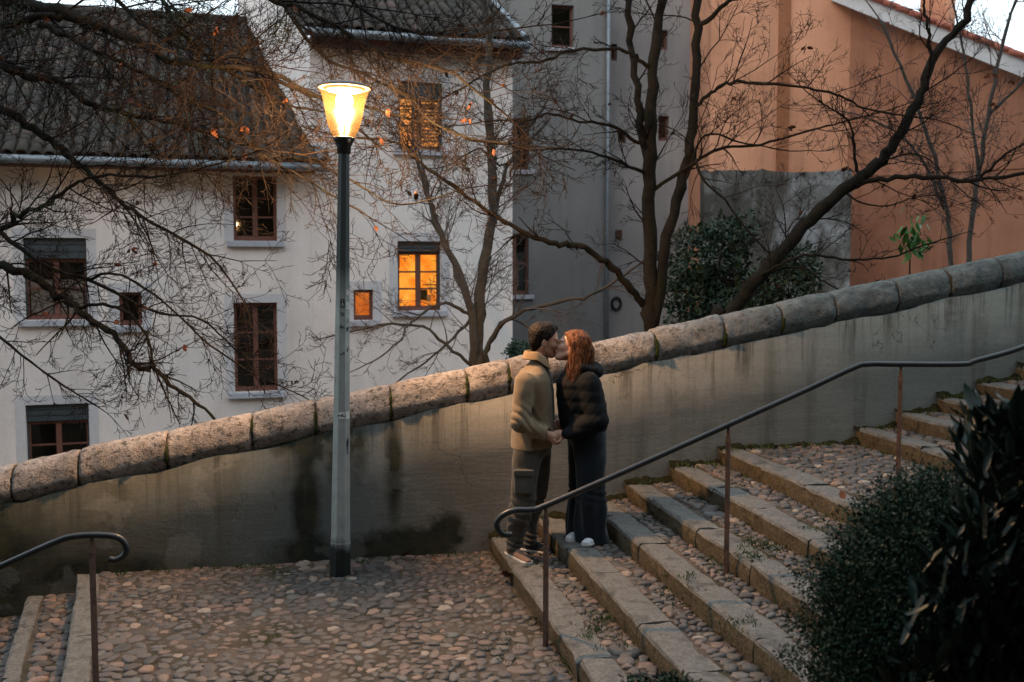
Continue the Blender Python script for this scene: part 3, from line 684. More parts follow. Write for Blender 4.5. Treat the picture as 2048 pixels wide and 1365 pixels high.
for k in range(34):                                               # verge tiles along the gable edge
    s_ = -.3+k*.3
    if s_ > sE: break
    b = MB(); p = np.array(gp(s_, -.40, rk(s_)+.43)); q = np.array(gp(s_+.34, -.40, rk(s_+.34)+.46)); b.tube([p, q], [.075, .06], 7); b.build('roof_tile', rt.data.materials[0], rt, True)
cx0 = gable(1840, 20, 1.2)[0]; cx1 = gable(1895, 20, 1.2)[0]
b = MB(); P = [gp(cx0,1.2,rk(cx1)), gp(cx1,1.2,rk(cx1)), gp(cx1,1.9,rk(cx1)), gp(cx0,1.9,rk(cx1))]; P += [(x,y,z+2.2) for x,y,z in P]
b.add(P, [(0,3,2,1),(4,5,6,7),(0,1,5,4),(1,2,6,5),(2,3,7,6),(3,0,4,7)]); b.build('chimney', M['stucco_orange'], rt)
ba, bz = gable(1735, 352); bb, _ = gable(2048, 336)
b = MB(); P = [gp(.1,-.03,bz-.02), gp(sE,-.03,bz-.02), gp(sE,.02,bz-.02), gp(.1,.02,bz-.02)]; P += [(x,y,z+.07) for x,y,z in P]
b.add(P, [(0,3,2,1),(4,5,6,7),(0,1,5,4),(1,2,6,5),(2,3,7,6),(3,0,4,7)]); b.build('string_course', M['orange_shaded'], O.root)
m = MB(); a = O.at(1566, 200)[0]; m.box(a-.14, a+.14, -.05, .01, -.2, oz-.01); m.build('shade_strip', generic('orange_shade_strip', (.30,.12,.06), (.38,.16,.085), 2, .95, .1, .3, 20), O.root)  # soft shade band on the front, put in as a darker strip
# ---- old concrete wall below the orange front
def old_concrete():
    t = NT('old_concrete'); t.set(.95, .1); v = t.coord('World')
    base = t.ramp(t.noise(v, .9, 6, .7), [(.38, (.08,.075,.068)), (.5, (.19,.185,.18)), (.6, (.33,.335,.345))])
    st_ = t.noise(t.scaled(v, (1.4, 1.4, .2)), 1.0, 6, .7); base = t.mix(t.rng(st_, .46, .58, 0, .85), base, (.055,.045,.036))
    base = t.mix(t.rng(t.noise(v, 2.0, 6, .7), .56, .64, 0, .9), base, (.02,.02,.018))
    t.col(base); t.bump(t.noise(v, 20, 6), .5, .02); return t.m
Q = Facade('concrete_wall', 1560, 23, 2); tag(Q.root, 'stained grey concrete wall below the orange front', 'wall')
c0 = Q.at(1408, 400)[0]; c1 = Q.at(1703, 400)[0]; cz = Q.at(1560, 341)[1]
m = MB(); n = 24; xs = np.linspace(c0, c1, n); r = np.random.default_rng(3); tz = cz+.05*vnoise(np.stack([xs,xs*0,xs*0],1), 12, 1.6)+r.normal(size=n)*.012
m.add([(x,0,-.2) for x in xs]+[(x,0,z) for x,z in zip(xs,tz)]+[(x,.4,z) for x,z in zip(xs,tz)], [(i,i+1,n+i+1,n+i) for i in range(n-1)]+[(n+i,n+i+1,2*n+i+1,2*n+i) for i in range(n-1)])
m.add([(c1,0,-.2),(c1,.4,-.2),(c1,.4,tz[-1]),(c1,0,tz[-1])], [(0,1,2,3)]); m.add([(c0,0,-.2),(c0,.4,-.2),(c0,.4,tz[0]),(c0,0,tz[0])], [(3,2,1,0)])
OC = old_concrete(); m.build('wall_face', OC, Q.root)
# ================================================================== street lamp
def pole_mat():
    t = NT('lamp_post_paint'); t.set(.55, .4, .15); v = t.coord('Object'); sp = t.n('SeparateXYZ'); t.l(v, sp.inputs[0])
    n1 = t.noise(t.scaled(v, (9,9,2)), 1, 5, .65); z = t.math('ADD', sp.outputs[2], t.math('MULTIPLY', t.math('SUBTRACT', n1, .5), .22))
    grey = t.ramp(t.noise(v, 7, 5), [(.3, (.26,.28,.27)), (.7, (.36,.38,.37))])
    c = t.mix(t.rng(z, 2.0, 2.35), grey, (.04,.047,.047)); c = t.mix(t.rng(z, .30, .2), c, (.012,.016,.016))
    c = t.mix(t.rng(t.noise(t.scaled(v, (20,20,5)), 1, 5, .7), .62, .7, 0, .6), c, (.10,.09,.08))
    t.col(c); t.bump(t.noise(v, 60, 4), .15, .003); return t.m
LO = (.27, 7.74, 0)
lamp = empty('street_lamp', LO); lamp.rotation_euler = (0, math.radians(1.25), math.radians(20))
tag(lamp, 'lit street lamp with glowing tapered lantern on a tall grey post', 'street lamp')
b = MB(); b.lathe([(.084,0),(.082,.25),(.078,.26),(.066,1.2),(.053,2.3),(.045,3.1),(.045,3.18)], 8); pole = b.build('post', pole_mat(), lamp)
b = MB(); b.lathe([(.05,3.17),(.052,3.22),(.070,3.262),(.084,3.285),(.080,3.29)], 20); b.build('lantern_collar', M['iron'], lamp, True)
b = MB(); b.lathe([(.078,3.288),(.092,3.32),(.112,3.36),(.124,3.40),(.135,3.455),(.148,3.53),(.160,3.58),(.173,3.615),(.190,3.648)], 48, cap=False)
glass = b.build('lantern_glass', M['lamp_glass'], lamp, True)
b = MB(); b.lathe([(.192,3.648),(.196,3.655),(.188,3.668),(.14,3.684),(.07,3.693),(.0,3.696)], 32); b.build('lantern_cap', M['lamp_metal'], lamp, True)
b = MB(); b.lathe([(.15,3.640),(.12,3.628),(.05,3.612),(.0,3.61)], 24); b.build('reflector', generic('white_reflector', (.85,.8,.7), (.9,.85,.75), 3, .4, .4, 0), lamp, True)
b = MB(); b.lathe([(.010,3.29),(.010,3.495)], 10); b.build('bulb_stem', generic('white_stem', (.8,.7,.5), (.85,.75,.55), 3, .4, .4, 0), lamp, True)
b = MB(); b.lathe([(.0,3.49),(.036,3.500),(.056,3.525),(.062,3.555),(.056,3.585),(.036,3.602),(.0,3.608)], 20, cap=False); b.build('bulb', M['bulb'], lamp, True)
b = MB(); b.lathe([(.012,-.012),(.014,0),(.012,.018),(.0,.022)], 10); o = b.build('latch', M['lamp_metal'], lamp, True); o.location = (.01,-.068,3.255)
# stickers and scrawls on the post
black = generic('sticker_black', (.01,.01,.01), (.015,.015,.015), 3, .5, .4, 0); white = generic('sticker_white', (.62,.62,.6), (.7,.7,.68), 3, .5, .4, 0)
chalk = generic('faded_chalk', (.42,.43,.42), (.5,.5,.5), 9, .9, .1, 0)
def pole_r(z): return np.interp(z, [0,.25,.26,1.2,2.3,3.1], [.084,.082,.078,.066,.053,.045])
FA = -math.pi/2                                                   # the facet that looks at the street
def on_pole(o, ang, z, lift=.002):
    ap = pole_r(z)*math.cos(math.pi/8)+lift
    o.rotation_euler = (math.pi/2-.011, 0, ang+math.pi/2); o.location = (ap*math.cos(ang), ap*math.sin(ang), z); return o
def sticker(ang, z, wd, ht, mat, name='sticker'):
    b = MB(); b.box(-wd/2, wd/2, -ht/2, ht/2, 0, .0012); o = b.build(name, mat, lamp); on_pole(o, ang, z); return o
def lettering(txt, ang, z, size, mat, dx=0, lift=.0045, name='lettering'):
    cu = bpy.data.curves.new('t', 'FONT'); cu.body = txt; cu.size = size; cu.align_x = 'CENTER'; cu.align_y = 'CENTER'; cu.extrude = .0004; cu.space_line = .8
    o = bpy.data.objects.new('tmp', cu); C.objects.link(o); me = bpy.data.meshes.new_from_object(o.evaluated_get(bpy.context.evaluated_depsgraph_get()))
    bpy.data.objects.remove(o); p = link_mesh(name, me, mat, lamp); on_pole(p, ang, z, lift); return p
def scrawl(ang, z, wd, ht, mat, n=9, seed=0, r_=.0022):
    r = np.random.default_rng(seed); pts = [(wd*(k/(n-1)-.5)+r.normal()*wd*.12, r.uniform(-.5,.5)*ht, 0) for k in range(n)]
    b = MB(); b.tube(smooth_curve(pts, 4), r_, 4); on_pole(b.build('scrawl', mat, lamp), ang, z, .003)
def zpx(y): return float(PV(685, y, 7.68)[2])
f0 = -math.pi/8*5; f1 = -math.pi/8*3
sticker(f0, zpx(607), .030, .064, black); lettering('1\n0', f0, zpx(607), .036, white)
sticker(f1, zpx(612), .034, .050, white); lettering('.I\nV', f1, zpx(612), .026, black)
sticker(f1, zpx(585), .030, .04, chalk)
for (an, y, w_, h_, mt, sd) in [(f0,628,.035,.03,black,1),(f1,640,.03,.05,chalk,2),(f0,708,.035,.02,black,3),(f1,700,.012,.04,black,4),(f0,655,.03,.03,black,7),(f1,890,.015,.09,black,5),(f1,660,.02,.04,black,9)]:
    scrawl(an, zpx(y), w_, h_, mt, seed=sd)
sticker(f0, zpx(832), .046, .055, white); sticker(f1, zpx(832), .04, .055, white); scrawl(f0, zpx(832), .042, .022, black, 10, 6, .003)
lettering('RE', f0, zpx(780), .034, chalk, lift=.003); lettering('V', f0, zpx(797), .026, chalk, lift=.003)
lettering('7\nY', f1, zpx(905), .03, black, lift=.003)

# ================================================================== handrails
def rail(name, label, pts, posts, rad=.0185):
    p0 = np.array(posts[0][0]); root = empty(name, p0); tag(root, label, 'handrail', 'iron handrails of the stairs')
    b = MB(); b.tube(smooth_curve([np.array(p)-p0 for p in pts], 5), rad, 10); b.build('handrail', M['iron'], root, True)
    for base, topz in posts:
        b = MB(); base = np.array(base)-p0; h = topz-(base[2]+p0[2])
        prof = [(-.05,.013),(0.,.013),(h*.86,.0125),(h*.90,.015),(h*.965,.008),(h,.007)]
        b.tube([(base[0], base[1], base[2]+z) for z, _ in prof], [r_*1.35 for _, r_ in prof], 4); b.build('post', M['rust_iron'], root)
    return root
RV = 5.95
R3 = [PV(x, y, RV) for x, y in [(1023,1070),(1007,1069),(996,1058),(994,1044),(1007,1030),(1031,1021),(1062,1020),(1093,1011),(1270,934),(1455,851),(1600,786),(1705,737),(1735,729),(1800,729),(1925,729),(1952,722),(2048,694),(2200,630),(2400,545)]]
def post_at(x, ytop, z): p = PV(x, ytop, RV); return ((p[0], RV, z), p[2]-.008)
rail('stair_railing', 'dark iron handrail with curled end rising up the steps beside the couple', R3, [post_at(1092,1013,0), post_at(1457,852,.39), post_at(1802,731,.78), post_at(2110,668,1.17)])
R4 = [PV(x, y, RV) for x, y in [(218,1119),(232,1121),(247,1113),(253,1098),(245,1082),(226,1073),(180,1071),(140,1075),(108,1086),(60,1107),(0,1134),(-80,1172),(-200,1228)]]
p = PV(183, 1073, RV)
rail('stair_railing', 'short dark handrail with curled end at the bottom left landing edge', R4, [((p[0], RV, 0), p[2]-.008), post_at(-120,1190,-.26)])

# ================================================================== trees
VIEW = _F; LAMPC = np.array([.34, 7.74, 3.47])
def rot_about(v, ax, a): ax = ax/math.sqrt(ax@ax); return v*math.cos(a)+cross3(ax, v)*math.sin(a)+ax*(ax@v)*(1-math.cos(a))
class Tree:
    def __init__(s, name, label, base, bark, twig, seed, droop=-.02, flat=.35, mul=1.25):
        s.root = empty(name, base); tag(s.root, label, 'tree', 'bare trees beyond the stair wall'); s.o = np.array(base, float)
        s.bark, s.twig = bark, twig; s.r = np.random.default_rng(seed); s.tw = {}; s.tips = []; s.droop = droop; s.flat = flat; s.mul = mul
    def limb(s, pts, r0, r1, name='limb', dens=6, ln=(.5,1.1), lo=.1, n=5, wig=.3):
        """pts: (x, y, distance); radii in picture pixels"""
        P = smooth_curve([PD(*q) for q in pts], n); Zs = np.array([(p-_C)@_H for p in P]); t = np.linspace(0, 1, len(P))
        s.limb3(P, .82*(r0+(r1-r0)*t**.8)*Zs/FPX, name, dens, ln, lo, wig)
    def limb3(s, P, R, name='limb', dens=6, ln=(.5,1.1), lo=.1, wig=.3):
        P = P.copy(); P[1:-1] += s.r.normal(size=(len(P)-2,3))*np.minimum(R[1:-1,None]*wig*1.5, .014)
        R = R*(1+.07*s.r.normal(size=len(R)))
        b = MB(); b.tube(P-s.o, R, 9 if R[0] > .03 else 6); b.build(name, s.bark, s.root, True)
        seg = np.linalg.norm(np.diff(P, axis=0), axis=1); cum = np.concatenate([[0], np.cumsum(seg)]); L = cum[-1]
        for k in range(int(L*(1-lo)*dens*s.mul)):
            d = L*(lo+(1-lo)*s.r.uniform()); i = min(np.searchsorted(cum, d), len(P)-1); i = max(i, 1); f = (d-cum[i-1])/max(seg[i-1],1e-6)
            p = P[i-1]*(1-f)+P[i]*f; t = (P[i]-P[i-1])/max(seg[i-1],1e-6); rr = R[i]
            s.grow(p, s.branch_dir(t), s.r.uniform(*ln)*(1-.3*d/L), min(rr*.55, .011)*s.r.uniform(.6,1), 0)
        s.grow(P[-1], (P[-1]-P[-2])/np.linalg.norm(P[-1]-P[-2]), ln[1]*.7, max(min(R[-1],.012),.005), 0)
    def branch_dir(s, t):
        ax = VIEW*(1-s.flat)+s.r.normal(size=3)*s.flat; a = math.radians(s.r.uniform(25,62))*(1 if s.r.random() < .5 else -1)
        return rot_about(t, ax, a)
    def grow(s, p, d, L, r0, depth):
        if np.sum((p-LAMPC)**2) < .36 or np.sum((p+d/math.sqrt(d@d)*L-LAMPC)**2) < .30: return
        nseg = 6 if depth == 0 else (4 if depth == 1 else 3); pts = [p-s.o]; q = p.copy(); d = d/math.sqrt(d@d); r_ = s.r; bend = r_.normal(size=3)*.10
        nodes = []
        for k in range(nseg):
            d = d+bend*.6+r_.normal(size=3)*.10+np.array([0,0,s.droop if depth == 0 else .045]); d = d/math.sqrt(d@d); q = q+d*L/nseg; pts.append(q-s.o); nodes.append((q.copy(), d.copy()))
        s.tw.setdefault((nseg, 4 if depth == 0 else 3), []).append((pts, np.linspace(r0, max(r0*.4,.0021), nseg+1)))
        if depth < 3:
            m = [int(L*7)+1, int(L*11)+1, 2][depth]
            for k in range(m):
                i = r_.integers(0, nseg); bp, bd = nodes[i]
                s.grow(bp, s.branch_dir(bd), (L*r_.uniform(.28,.55) if depth < 2 else r_.uniform(.03,.08)), max(r0*.55*(1-.5*i/nseg), .0024), depth+1)
        if depth >= 1: s.tips.append((q, d))
    def finish(s, leaves=0, leaf_me=None, size=(.035,.065)):
        mb_ = MB()
        for (n_, sd_), L_ in s.tw.items(): tubes_batch(mb_, [q[0] for q in L_], [q[1] for q in L_], sd_)
        o = mb_.build('twigs', s.twig, s.root, True); tag(o, kind='stuff')
        if leaves and s.tips:
            for k in s.r.choice(len(s.tips), min(leaves*6, len(s.tips)), replace=False):
                if leaves <= 0: break
                q, d = s.tips[k]
                if not in_frame(q, 0): continue
                for c in range(int(s.r.integers(1,4))):
                    if leaves <= 0: break
                    o = bpy.data.objects.new('leaf', leaf_me[int(s.r.integers(len(leaf_me)))]); C.objects.link(o); o.parent = s.root; o.location = q-s.o+s.r.normal(size=3)*.004
                    o.rotation_euler = tuple(s.r.uniform(-1.2,1.2,2))+(s.r.uniform(0,6.28),); z = s.r.uniform(*size); o.scale = (z,z,z); leaves -= 1
def leaf_mesh(name, mat, pts, fold=.25, curl=.3, seed=0):
    """a folded leaf, stalk at the origin, hanging along -z"""
    r = np.random.default_rng(seed); L = len(pts); vs = []; fs = []
    for i, (wd, z) in enumerate(pts):
        y = curl*z*z*.5
        vs += [(-wd, y+fold*wd+r.normal()*.03, z), (0, y, z), (wd, y+fold*wd+r.normal()*.03, z)]
    for i in range(L-1):
        for k in (0,1): fs.append((3*i+k, 3*i+k+1, 3*i+k+4, 3*i+k+3))
    b = MB(); b.add(vs, fs); me = b.mesh(name, True); me.materials.append(mat); return me
DEAD = [leaf_mesh('leaf', M['dead_leaf'], [(.02,0),(.02,-.3),(.3,-.45),(.5,-.8),(.34,-.95),(.42,-1.15),(.2,-1.35),(.0,-1.6)], .5, .8, k) for k in range(3)]

TL = Tree('bare_tree', 'large bare tree spreading dark branches from the left over the lamp', (-4.6, 10.2, -3.3), M['bark'], M['twig'], 21, droop=-.035, mul=1.7)
tp = [np.array((-4.6,10.2,-3.3)), np.array((-4.7,10.1,-.5)), np.array((-4.5,9.9,1.8)), np.array((-4.1,9.8,3.2)), np.array((-3.7,9.7,4.6))]
TL.limb3(smooth_curve(tp, 6), np.linspace(.2,.1,25), 'trunk', dens=0)
def fromtrunk(k, *p): return [tuple(p[0])]+list(p[1:])
TL.limb([(-230,30,10.4),(-60,-25,9.8),(20,2,9.4),(138,28,9.1),(203,52,9.0),(286,90,8.8),(337,120,8.7),(406,134,8.6),(516,138,8.6),(640,196,8.9)], 20, 4, dens=5)
TL.limb([(-240,80,10.4),(0,54,9.3),(79,33,9.1),(125,30,9.1)], 12, 8, dens=3)
TL.limb([(79,50,9.1),(172,93,8.9),(286,148,8.7),(361,193,8.6),(448,234,8.5),(516,303,8.7),(585,344,8.7),(689,406,8.5)], 7, 2, dens=6)
TL.limb([(-220,60,10.3),(0,127,9.4),(52,151,9.3),(131,169,9.2),(172,203,9.1),(241,227,9.0),(310,238,8.9),(413,265,8.7),(520,300,8.5)], 13, 3, dens=5)
TL.limb([(-240,120,10.4),(0,220,9.6),(58,255,9.5),(114,289,9.4),(148,324,9.3),(193,358,9.2),(241,403,9.1),(310,448,9.0),(420,512,8.9)], 13, 3, dens=5)
TL.limb([(-240,330,10.4),(-60,492,9.7),(0,526,9.5),(52,550,9.4),(114,588,9.3),(162,623,9.2),(224,671,9.1),(272,733,9.0),(310,736,8.95),(344,771,8.9),(379,795,8.85),(430,840,8.8)], 14, 3.5, dens=5, ln=(.4,.9))
TL.limb([(150,615,9.2),(220,612,9.1),(285,655,9.0),(310,735,8.9)], 5, 3, dens=5, ln=(.35,.8))
TL.limb([(-240,480,10.4),(0,458,9.5),(28,434,9.4),(86,413,9.3),(145,372,9.2),(200,352,9.1),(330,352,8.7),(470,318,8.4)], 9, 2, dens=5)
TL.limb([(172,560,9.2),(230,548,9.1),(310,590,9.0),(420,690,8.9),(500,742,8.8),(600,790,8.7)], 4, 1.5, dens=6, ln=(.3,.8))
TL.limb([(-60,410,9.8),(70,520,9.4),(180,560,9.3),(300,620,9.1),(400,640,9.0),(460,690,8.9)], 6, 2, dens=5, ln=(.4,.8))
TL.limb([(300,-60,9.2),(360,60,8.9),(470,150,8.7),(560,205,8.8),(650,225,9.0)], 6, 2, dens=6)
TL.limb([(200,-40,9.3),(265,30,9.0),(345,90,8.8),(470,120,8.6)], 7, 2.5, dens=6)
TL.limb([(430,-70,9.0),(520,-10,8.8),(600,17,8.7),(720,83,8.5),(793,120,8.4),(893,141,8.3),(927,162,8.2),(1000,220,8.1)], 8, 2.5, dens=6)
TL.limb([(530,-50,9.2),(634,103,9.0),(731,151,8.9),(820,196,8.7),(855,238,8.5),(930,275,8.2),(1023,289,8.0)], 5, 2, dens=6, ln=(.3,.8))
TL.limb([(516,138,8.6),(620,190,8.9),(727,212,9.0),(789,231,8.9),(896,258,8.6),(944,282,8.4),(1060,292,8.2)], 5, 2, dens=6, ln=(.3,.8))
TL.limb([(560,310,8.8),(640,330,8.8),(720,372,8.6),(800,410,8.3),(930,378,8.1)], 4, 1.5, dens=6, ln=(.3,.7))
TL.limb([(-150,560,9.8),(20,690,9.4),(110,760,9.2),(190,810,9.1)], 5, 1.5, dens=6, ln=(.3,.6))
TL.limb([(620,-60,8.8),(760,40,8.5),(900,75,8.3),(1010,60,8.2)], 5, 2, dens=6)
for cx, cy, Z, rr in [(370,50,8.9,.26),(45,50,9.2,.2),(250,225,9.0,.24),(90,430,9.3,.25),(560,60,8.8,.18)]:      # mistletoe
    c = PD(cx, cy, Z); b = MB(); r = np.random.default_rng(int(cx)); n = 900
    for k in range(n):
        d = r.normal(size=3); d /= np.linalg.norm(d); p = c+d*rr*r.uniform(.25,1)**.6-TL.o; a = r.normal(size=3); a /= np.linalg.norm(a); e = np.cross(a, d); l_ = r.uniform(.018,.034)
        b.add([p-e*.004, p+a*l_, p+e*.004, p-a*.004], [(0,1,2,3)])
    tag(b.build('mistletoe', M['mistletoe'], TL.root), kind='stuff')
TL.finish(110, DEAD, (.022,.048))

def gz(p): return terrain_z(p[0], p[1])
def rooted(x, y, Z): p = PD(x, y, Z); return (p[0], p[1], gz(p))
# multi-stemmed tree in the middle
bz_ = rooted(955, 735, 13.0); TM = Tree('bare_tree', 'slim multi stemmed bare tree in front of the white house', bz_, M['bark_grey'], M['twig_grey'], 33, droop=.05)
TM.limb3(smooth_curve([bz_, PD(952,820,13.0), PD(955,735,13.0), PD(955,650,13.0), PD(965,560,13.0), PD(985,430,13.0), PD(985,330,13.0), PD(975,200,13.0), PD(978,80,13.0), PD(960,-40,13.0)], 4), np.linspace(.10,.035,37), 'trunk', dens=4, ln=(.4,.9), lo=.5)
TM.limb([(948,760,13.0),(948,660,12.9),(925,560,12.9),(880,470,12.9),(850,380,12.9),(828,300,12.9)], 13, 4, dens=4)
TM.limb([(956,655,13),(905,530,13.1),(868,430,13.2),(845,330,13.2)], 8, 4, dens=4)
TM.limb([(966,560,13),(1005,360,13.1),(1050,270,13.2),(1090,210,13.2)], 7, 3, dens=4)
TM.limb([(972,740,13),(975,690,12.9),(1013,643,12.7),(1082,612,12.5),(1168,595,12.3),(1220,568,12.2),(1290,520,12.1)], 8, 3, dens=4, ln=(.3,.9), lo=.3)
TM.limb([(950,740,13),(934,723,12.9),(896,695,12.8),(848,654,12.7),(772,650,12.6),(700,664,12.5)], 5, 2.5, dens=6, ln=(.3,.9), lo=.3)
TM.limb([(950,640,13),(934,628,12.9),(893,606,12.8),(848,626,12.7),(813,654,12.6),(803,678,12.5),(760,715,12.4)], 5, 2, dens=6, ln=(.3,.8), lo=.3)
TM.limb([(975,690,12.9),(1010,640,12.9),(1060,660,12.8),(1100,720,12.8)], 4, 2, dens=3, ln=(.3,.6))
TM.limb([(940,640,13),(880,700,12.8),(800,760,12.6)], 4, 2, dens=5, ln=(.3,.6))
TM.limb([(1100,235,13.2),(1010,330,13.1),(960,300,13.0),(900,330,12.9)], 4, 2, dens=5, ln=(.3,.7))
TM.finish(24, DEAD, (.035,.06))
# double trunked tree right of the couple
br = rooted(1300, 660, 11.0); TR = Tree('bare_tree', 'dark bare tree with two upright trunks behind the couple', br, M['bark'], M['twig'], 45, droop=.0)
TR.limb3(smooth_curve([br, PD(1300,760,11), PD(1301,660,11), PD(1300,560,11), PD(1298,400,11), PD(1300,250,11), PD(1310,120,11), PD(1325,-30,11), PD(1335,-160,11)], 5), np.linspace(.092,.044,41), 'trunk', dens=2, ln=(.5,1.0), lo=.5)
TR.limb([(1304,660,11),(1330,500,10.9),(1360,380,10.9),(1385,260,10.9),(1392,120,10.9),(1395,-30,10.9),(1400,-160,10.9)], 15.5, 8, name='trunk', dens=2, lo=.3)
TR.limb([(1299,340,11),(1275,200,11.1),(1262,80,11.2),(1256,-40,11.2)], 11, 7, dens=2)
TR.limb([(1392,60,10.9),(1440,20,10.8),(1475,-20,10.7)], 7, 4, dens=3)
TR.limb([(1294,640,11),(1289,610,11),(1254,568,10.8),(1202,516,10.6),(1151,492,10.4),(1099,485,10.2),(1030,454,10.0),(986,430,9.9),(920,382,9.7),(841,327,9.5),(793,286,9.3),(703,275,9.1)], 11, 2.5, dens=5, ln=(.3,.9), lo=.3)
TR.limb([(1300,300,11),(1271,282,10.9),(1220,251,10.8),(1158,244,10.7),(1096,227,10.6),(1061,241,10.5),(1003,241,10.4)], 5, 2, dens=5, ln=(.3,.9))
TR.limb([(1300,140,11),(1271,113,10.9),(1237,100,10.8),(1151,100,10.6),(1082,124,10.5),(1027,127,10.4),(979,145,10.3),(900,190,10.2)], 6, 2, dens=5, ln=(.3,.9))
TR.limb([(1300,352,11),(1230,320,10.8),(1150,300,10.6),(1060,300,10.5)], 5, 2, dens=5, ln=(.3,.8))
TR.limb([(1385,220,10.9),(1421,187,10.8),(1461,165,10.7),(1512,168,10.6),(1615,176,10.5),(1681,194,10.4),(1740,220,10.4),(1824,234,10.3)], 5, 2, dens=6, ln=(.3,1.0))
TR.limb([(1302,385,11),(1428,304,10.8),(1520,289,10.7),(1622,260,10.6),(1696,242,10.5)], 5, 2, dens=6, ln=(.3,1.0))
TR.limb([(1365,370,10.9),(1410,272,10.8),(1480,285,10.7),(1560,300,10.6)], 4, 1.5, dens=5, ln=(.3,.9))
TR.limb([(1390,300,10.9),(1400,350,10.8),(1450,400,10.7),(1470,430,10.7),(1530,500,10.6)], 4, 2, dens=4, ln=(.3,.7))
TR.finish(30, DEAD, (.025,.05))
# leaning tree on the far right
bl = rooted(1420, 690, 10.6); TF_ = Tree('bare_tree', 'bare tree leaning to the right in front of the orange building', bl, M['bark'], M['twig'], 57, droop=.0)
TF_.limb3(smooth_curve([bl, PD(1430,680,10.6), PD(1455,630,10.6), PD(1540,530,10.6), PD(1620,440,10.6), PD(1700,372,10.6), PD(1755,330,10.6), PD(1800,270,10.6), PD(1840,190,10.6), PD(1870,110,10.6), PD(1915,60,10.6), PD(1950,-10,10.6), PD(1980,-90,10.6)], 5), np.linspace(.085,.03,61), 'trunk', dens=3, ln=(.4,1.0), lo=.4)
TF_.limb([(1850,170,10.6),(1860,132,10.5),(1857,73,10.4),(1853,29,10.4),(1842,-15,10.4)], 6, 3, dens=4)
TF_.limb([(1700,374,10.6),(1760,360,10.5),(1850,355,10.4),(1960,357,10.3),(2048,350,10.2),(2150,330,10.1)], 7, 4, dens=4, ln=(.4,1.0))
TF_.limb([(1716,360,10.6),(1714,341,10.6),(1707,278,10.5),(1696,242,10.5),(1659,216,10.4)], 5, 2, dens=5, ln=(.3,.9))
TF_.limb([(1690,385,10.6),(1720,405,10.5),(1770,412,10.4),(1830,395,10.3)], 3, 1.5, dens=5, ln=(.3,.7))
TF_.limb([(1740,340,10.6),(1800,310,10.5),(1850,315,10.4),(1890,350,10.3)], 3, 1.5, dens=5, ln=(.3,.8))
TF_.limb([(1510,560,10.6),(1560,530,10.4),(1620,510,10.3),(1700,520,10.2),(1780,515,10.1),(1850,490,10.0)], 5, 2, dens=5, ln=(.2,.6))
TF_.limb([(1520,545,10.6),(1600,535,10.4),(1640,560,10.3),(1680,580,10.2)], 4, 2, dens=5, ln=(.2,.6))
TF_.limb([(1960,357,10.3),(2010,310,10.2),(2060,280,10.1)], 4, 2, dens=4, ln=(.3,.7))
TF_.finish(24, DEAD, (.025,.05))
for lab, sd, stems in [('thin grey sapling with a forked top before the orange gable', 71, [[(1900,545),(1898,470),(1885,380),(1850,250),(1800,130),(1760,40)],[(1890,420),(1850,330),(1800,270),(1740,240)]]),
                       ('slender upright sapling reaching past the gable edge on the right', 73, [[(1935,540),(1945,430),(1958,340),(1975,230),(2000,110),(2030,0),(2045,-60)],[(1958,340),(1940,210),(1925,90),(1900,-20)],[(1975,230),(2030,180),(2070,120)]])]:
    bs = rooted(stems[0][0][0], 640, 15.0); S = Tree('sapling', lab, bs, M['bark_grey'], M['twig_grey'], sd, droop=.05); S.root['group'] = 'saplings by the gable'
    S.limb3(smooth_curve([bs, PD(stems[0][0][0], 620, 15.)]+[PD(x, y, 15.) for x, y in stems[0]], 4), np.linspace(.045,.018,4*(len(stems[0])+1)+1), 'trunk', dens=4, ln=(.4,1.1), lo=.4)
    for s_ in stems[1:]: S.limb([(x, y, 15.) for x, y in s_], 4.5, 2, dens=4, ln=(.4,1.0))
    S.finish(10, DEAD, (.04,.07))

# ================================================================== evergreen shrubs and bushes
def blade(b, p, d, nrm, L, W, bend=.2):
    e = np.cross(d, nrm); e /= np.linalg.norm(e)+1e-9
    b.add([p, p+d*L*.45+e*W+nrm*bend*L*.2, p+d*L, p+d*L*.45-e*W+nrm*bend*L*.2], [(0,1,2,3)])
def shrub(name, label, cat, parts, n, leaf, mat, base, seed, group=None, inner=.45):
    r = np.random.default_rng(seed); root = empty(name, base); tag(root, label, cat, group); o = np.array(base); b = MB(); W = np.array([p[1][0]*p[1][1]*p[1][2] for p in parts]); W /= W.sum()
    ci = r.choice(len(parts), n, p=W); Cc = np.array([q[0] for q in parts])[ci]; Rr = np.array([q[1] for q in parts])[ci]; d = r.normal(size=(n,3)); d /= np.linalg.norm(d, axis=1)[:,None]
    lump = 1+.16*np.sin(d[:,0]*5+seed)+.14*np.sin(d[:,2]*7+d[:,1]*4+seed)+.10*np.sin(d[:,0]*13+d[:,2]*11+seed)+.035*r.normal(size=n); q = Cc+d*Rr*(lump*(inner+(1-inner)*r.uniform(size=n)**.5))[:,None]
    dd = d*.5+r.normal(size=(n,3))*.7; dd /= np.linalg.norm(dd, axis=1)[:,None]; nn = r.normal(size=(n,3)); nn /= np.linalg.norm(nn, axis=1)[:,None]; l_ = leaf*r.uniform(.6,1.3,n); blades_batch(b, q-o, dd, nn, l_, l_*.22)
    tag(b.build('foliage', mat, root), kind='stuff')
    b = MB(); c = np.array(parts[0][0])-o
    for k in range(5):
        e = c+r.normal(size=3)*np.array(parts[0][1])*.4; b.tube(smooth_curve([(0,0,0), e*.5+r.normal(size=3)*.03, e], 4), np.linspace(.02,.006,9), 5)
    b.build('stems', M['bark'], root, True); return root
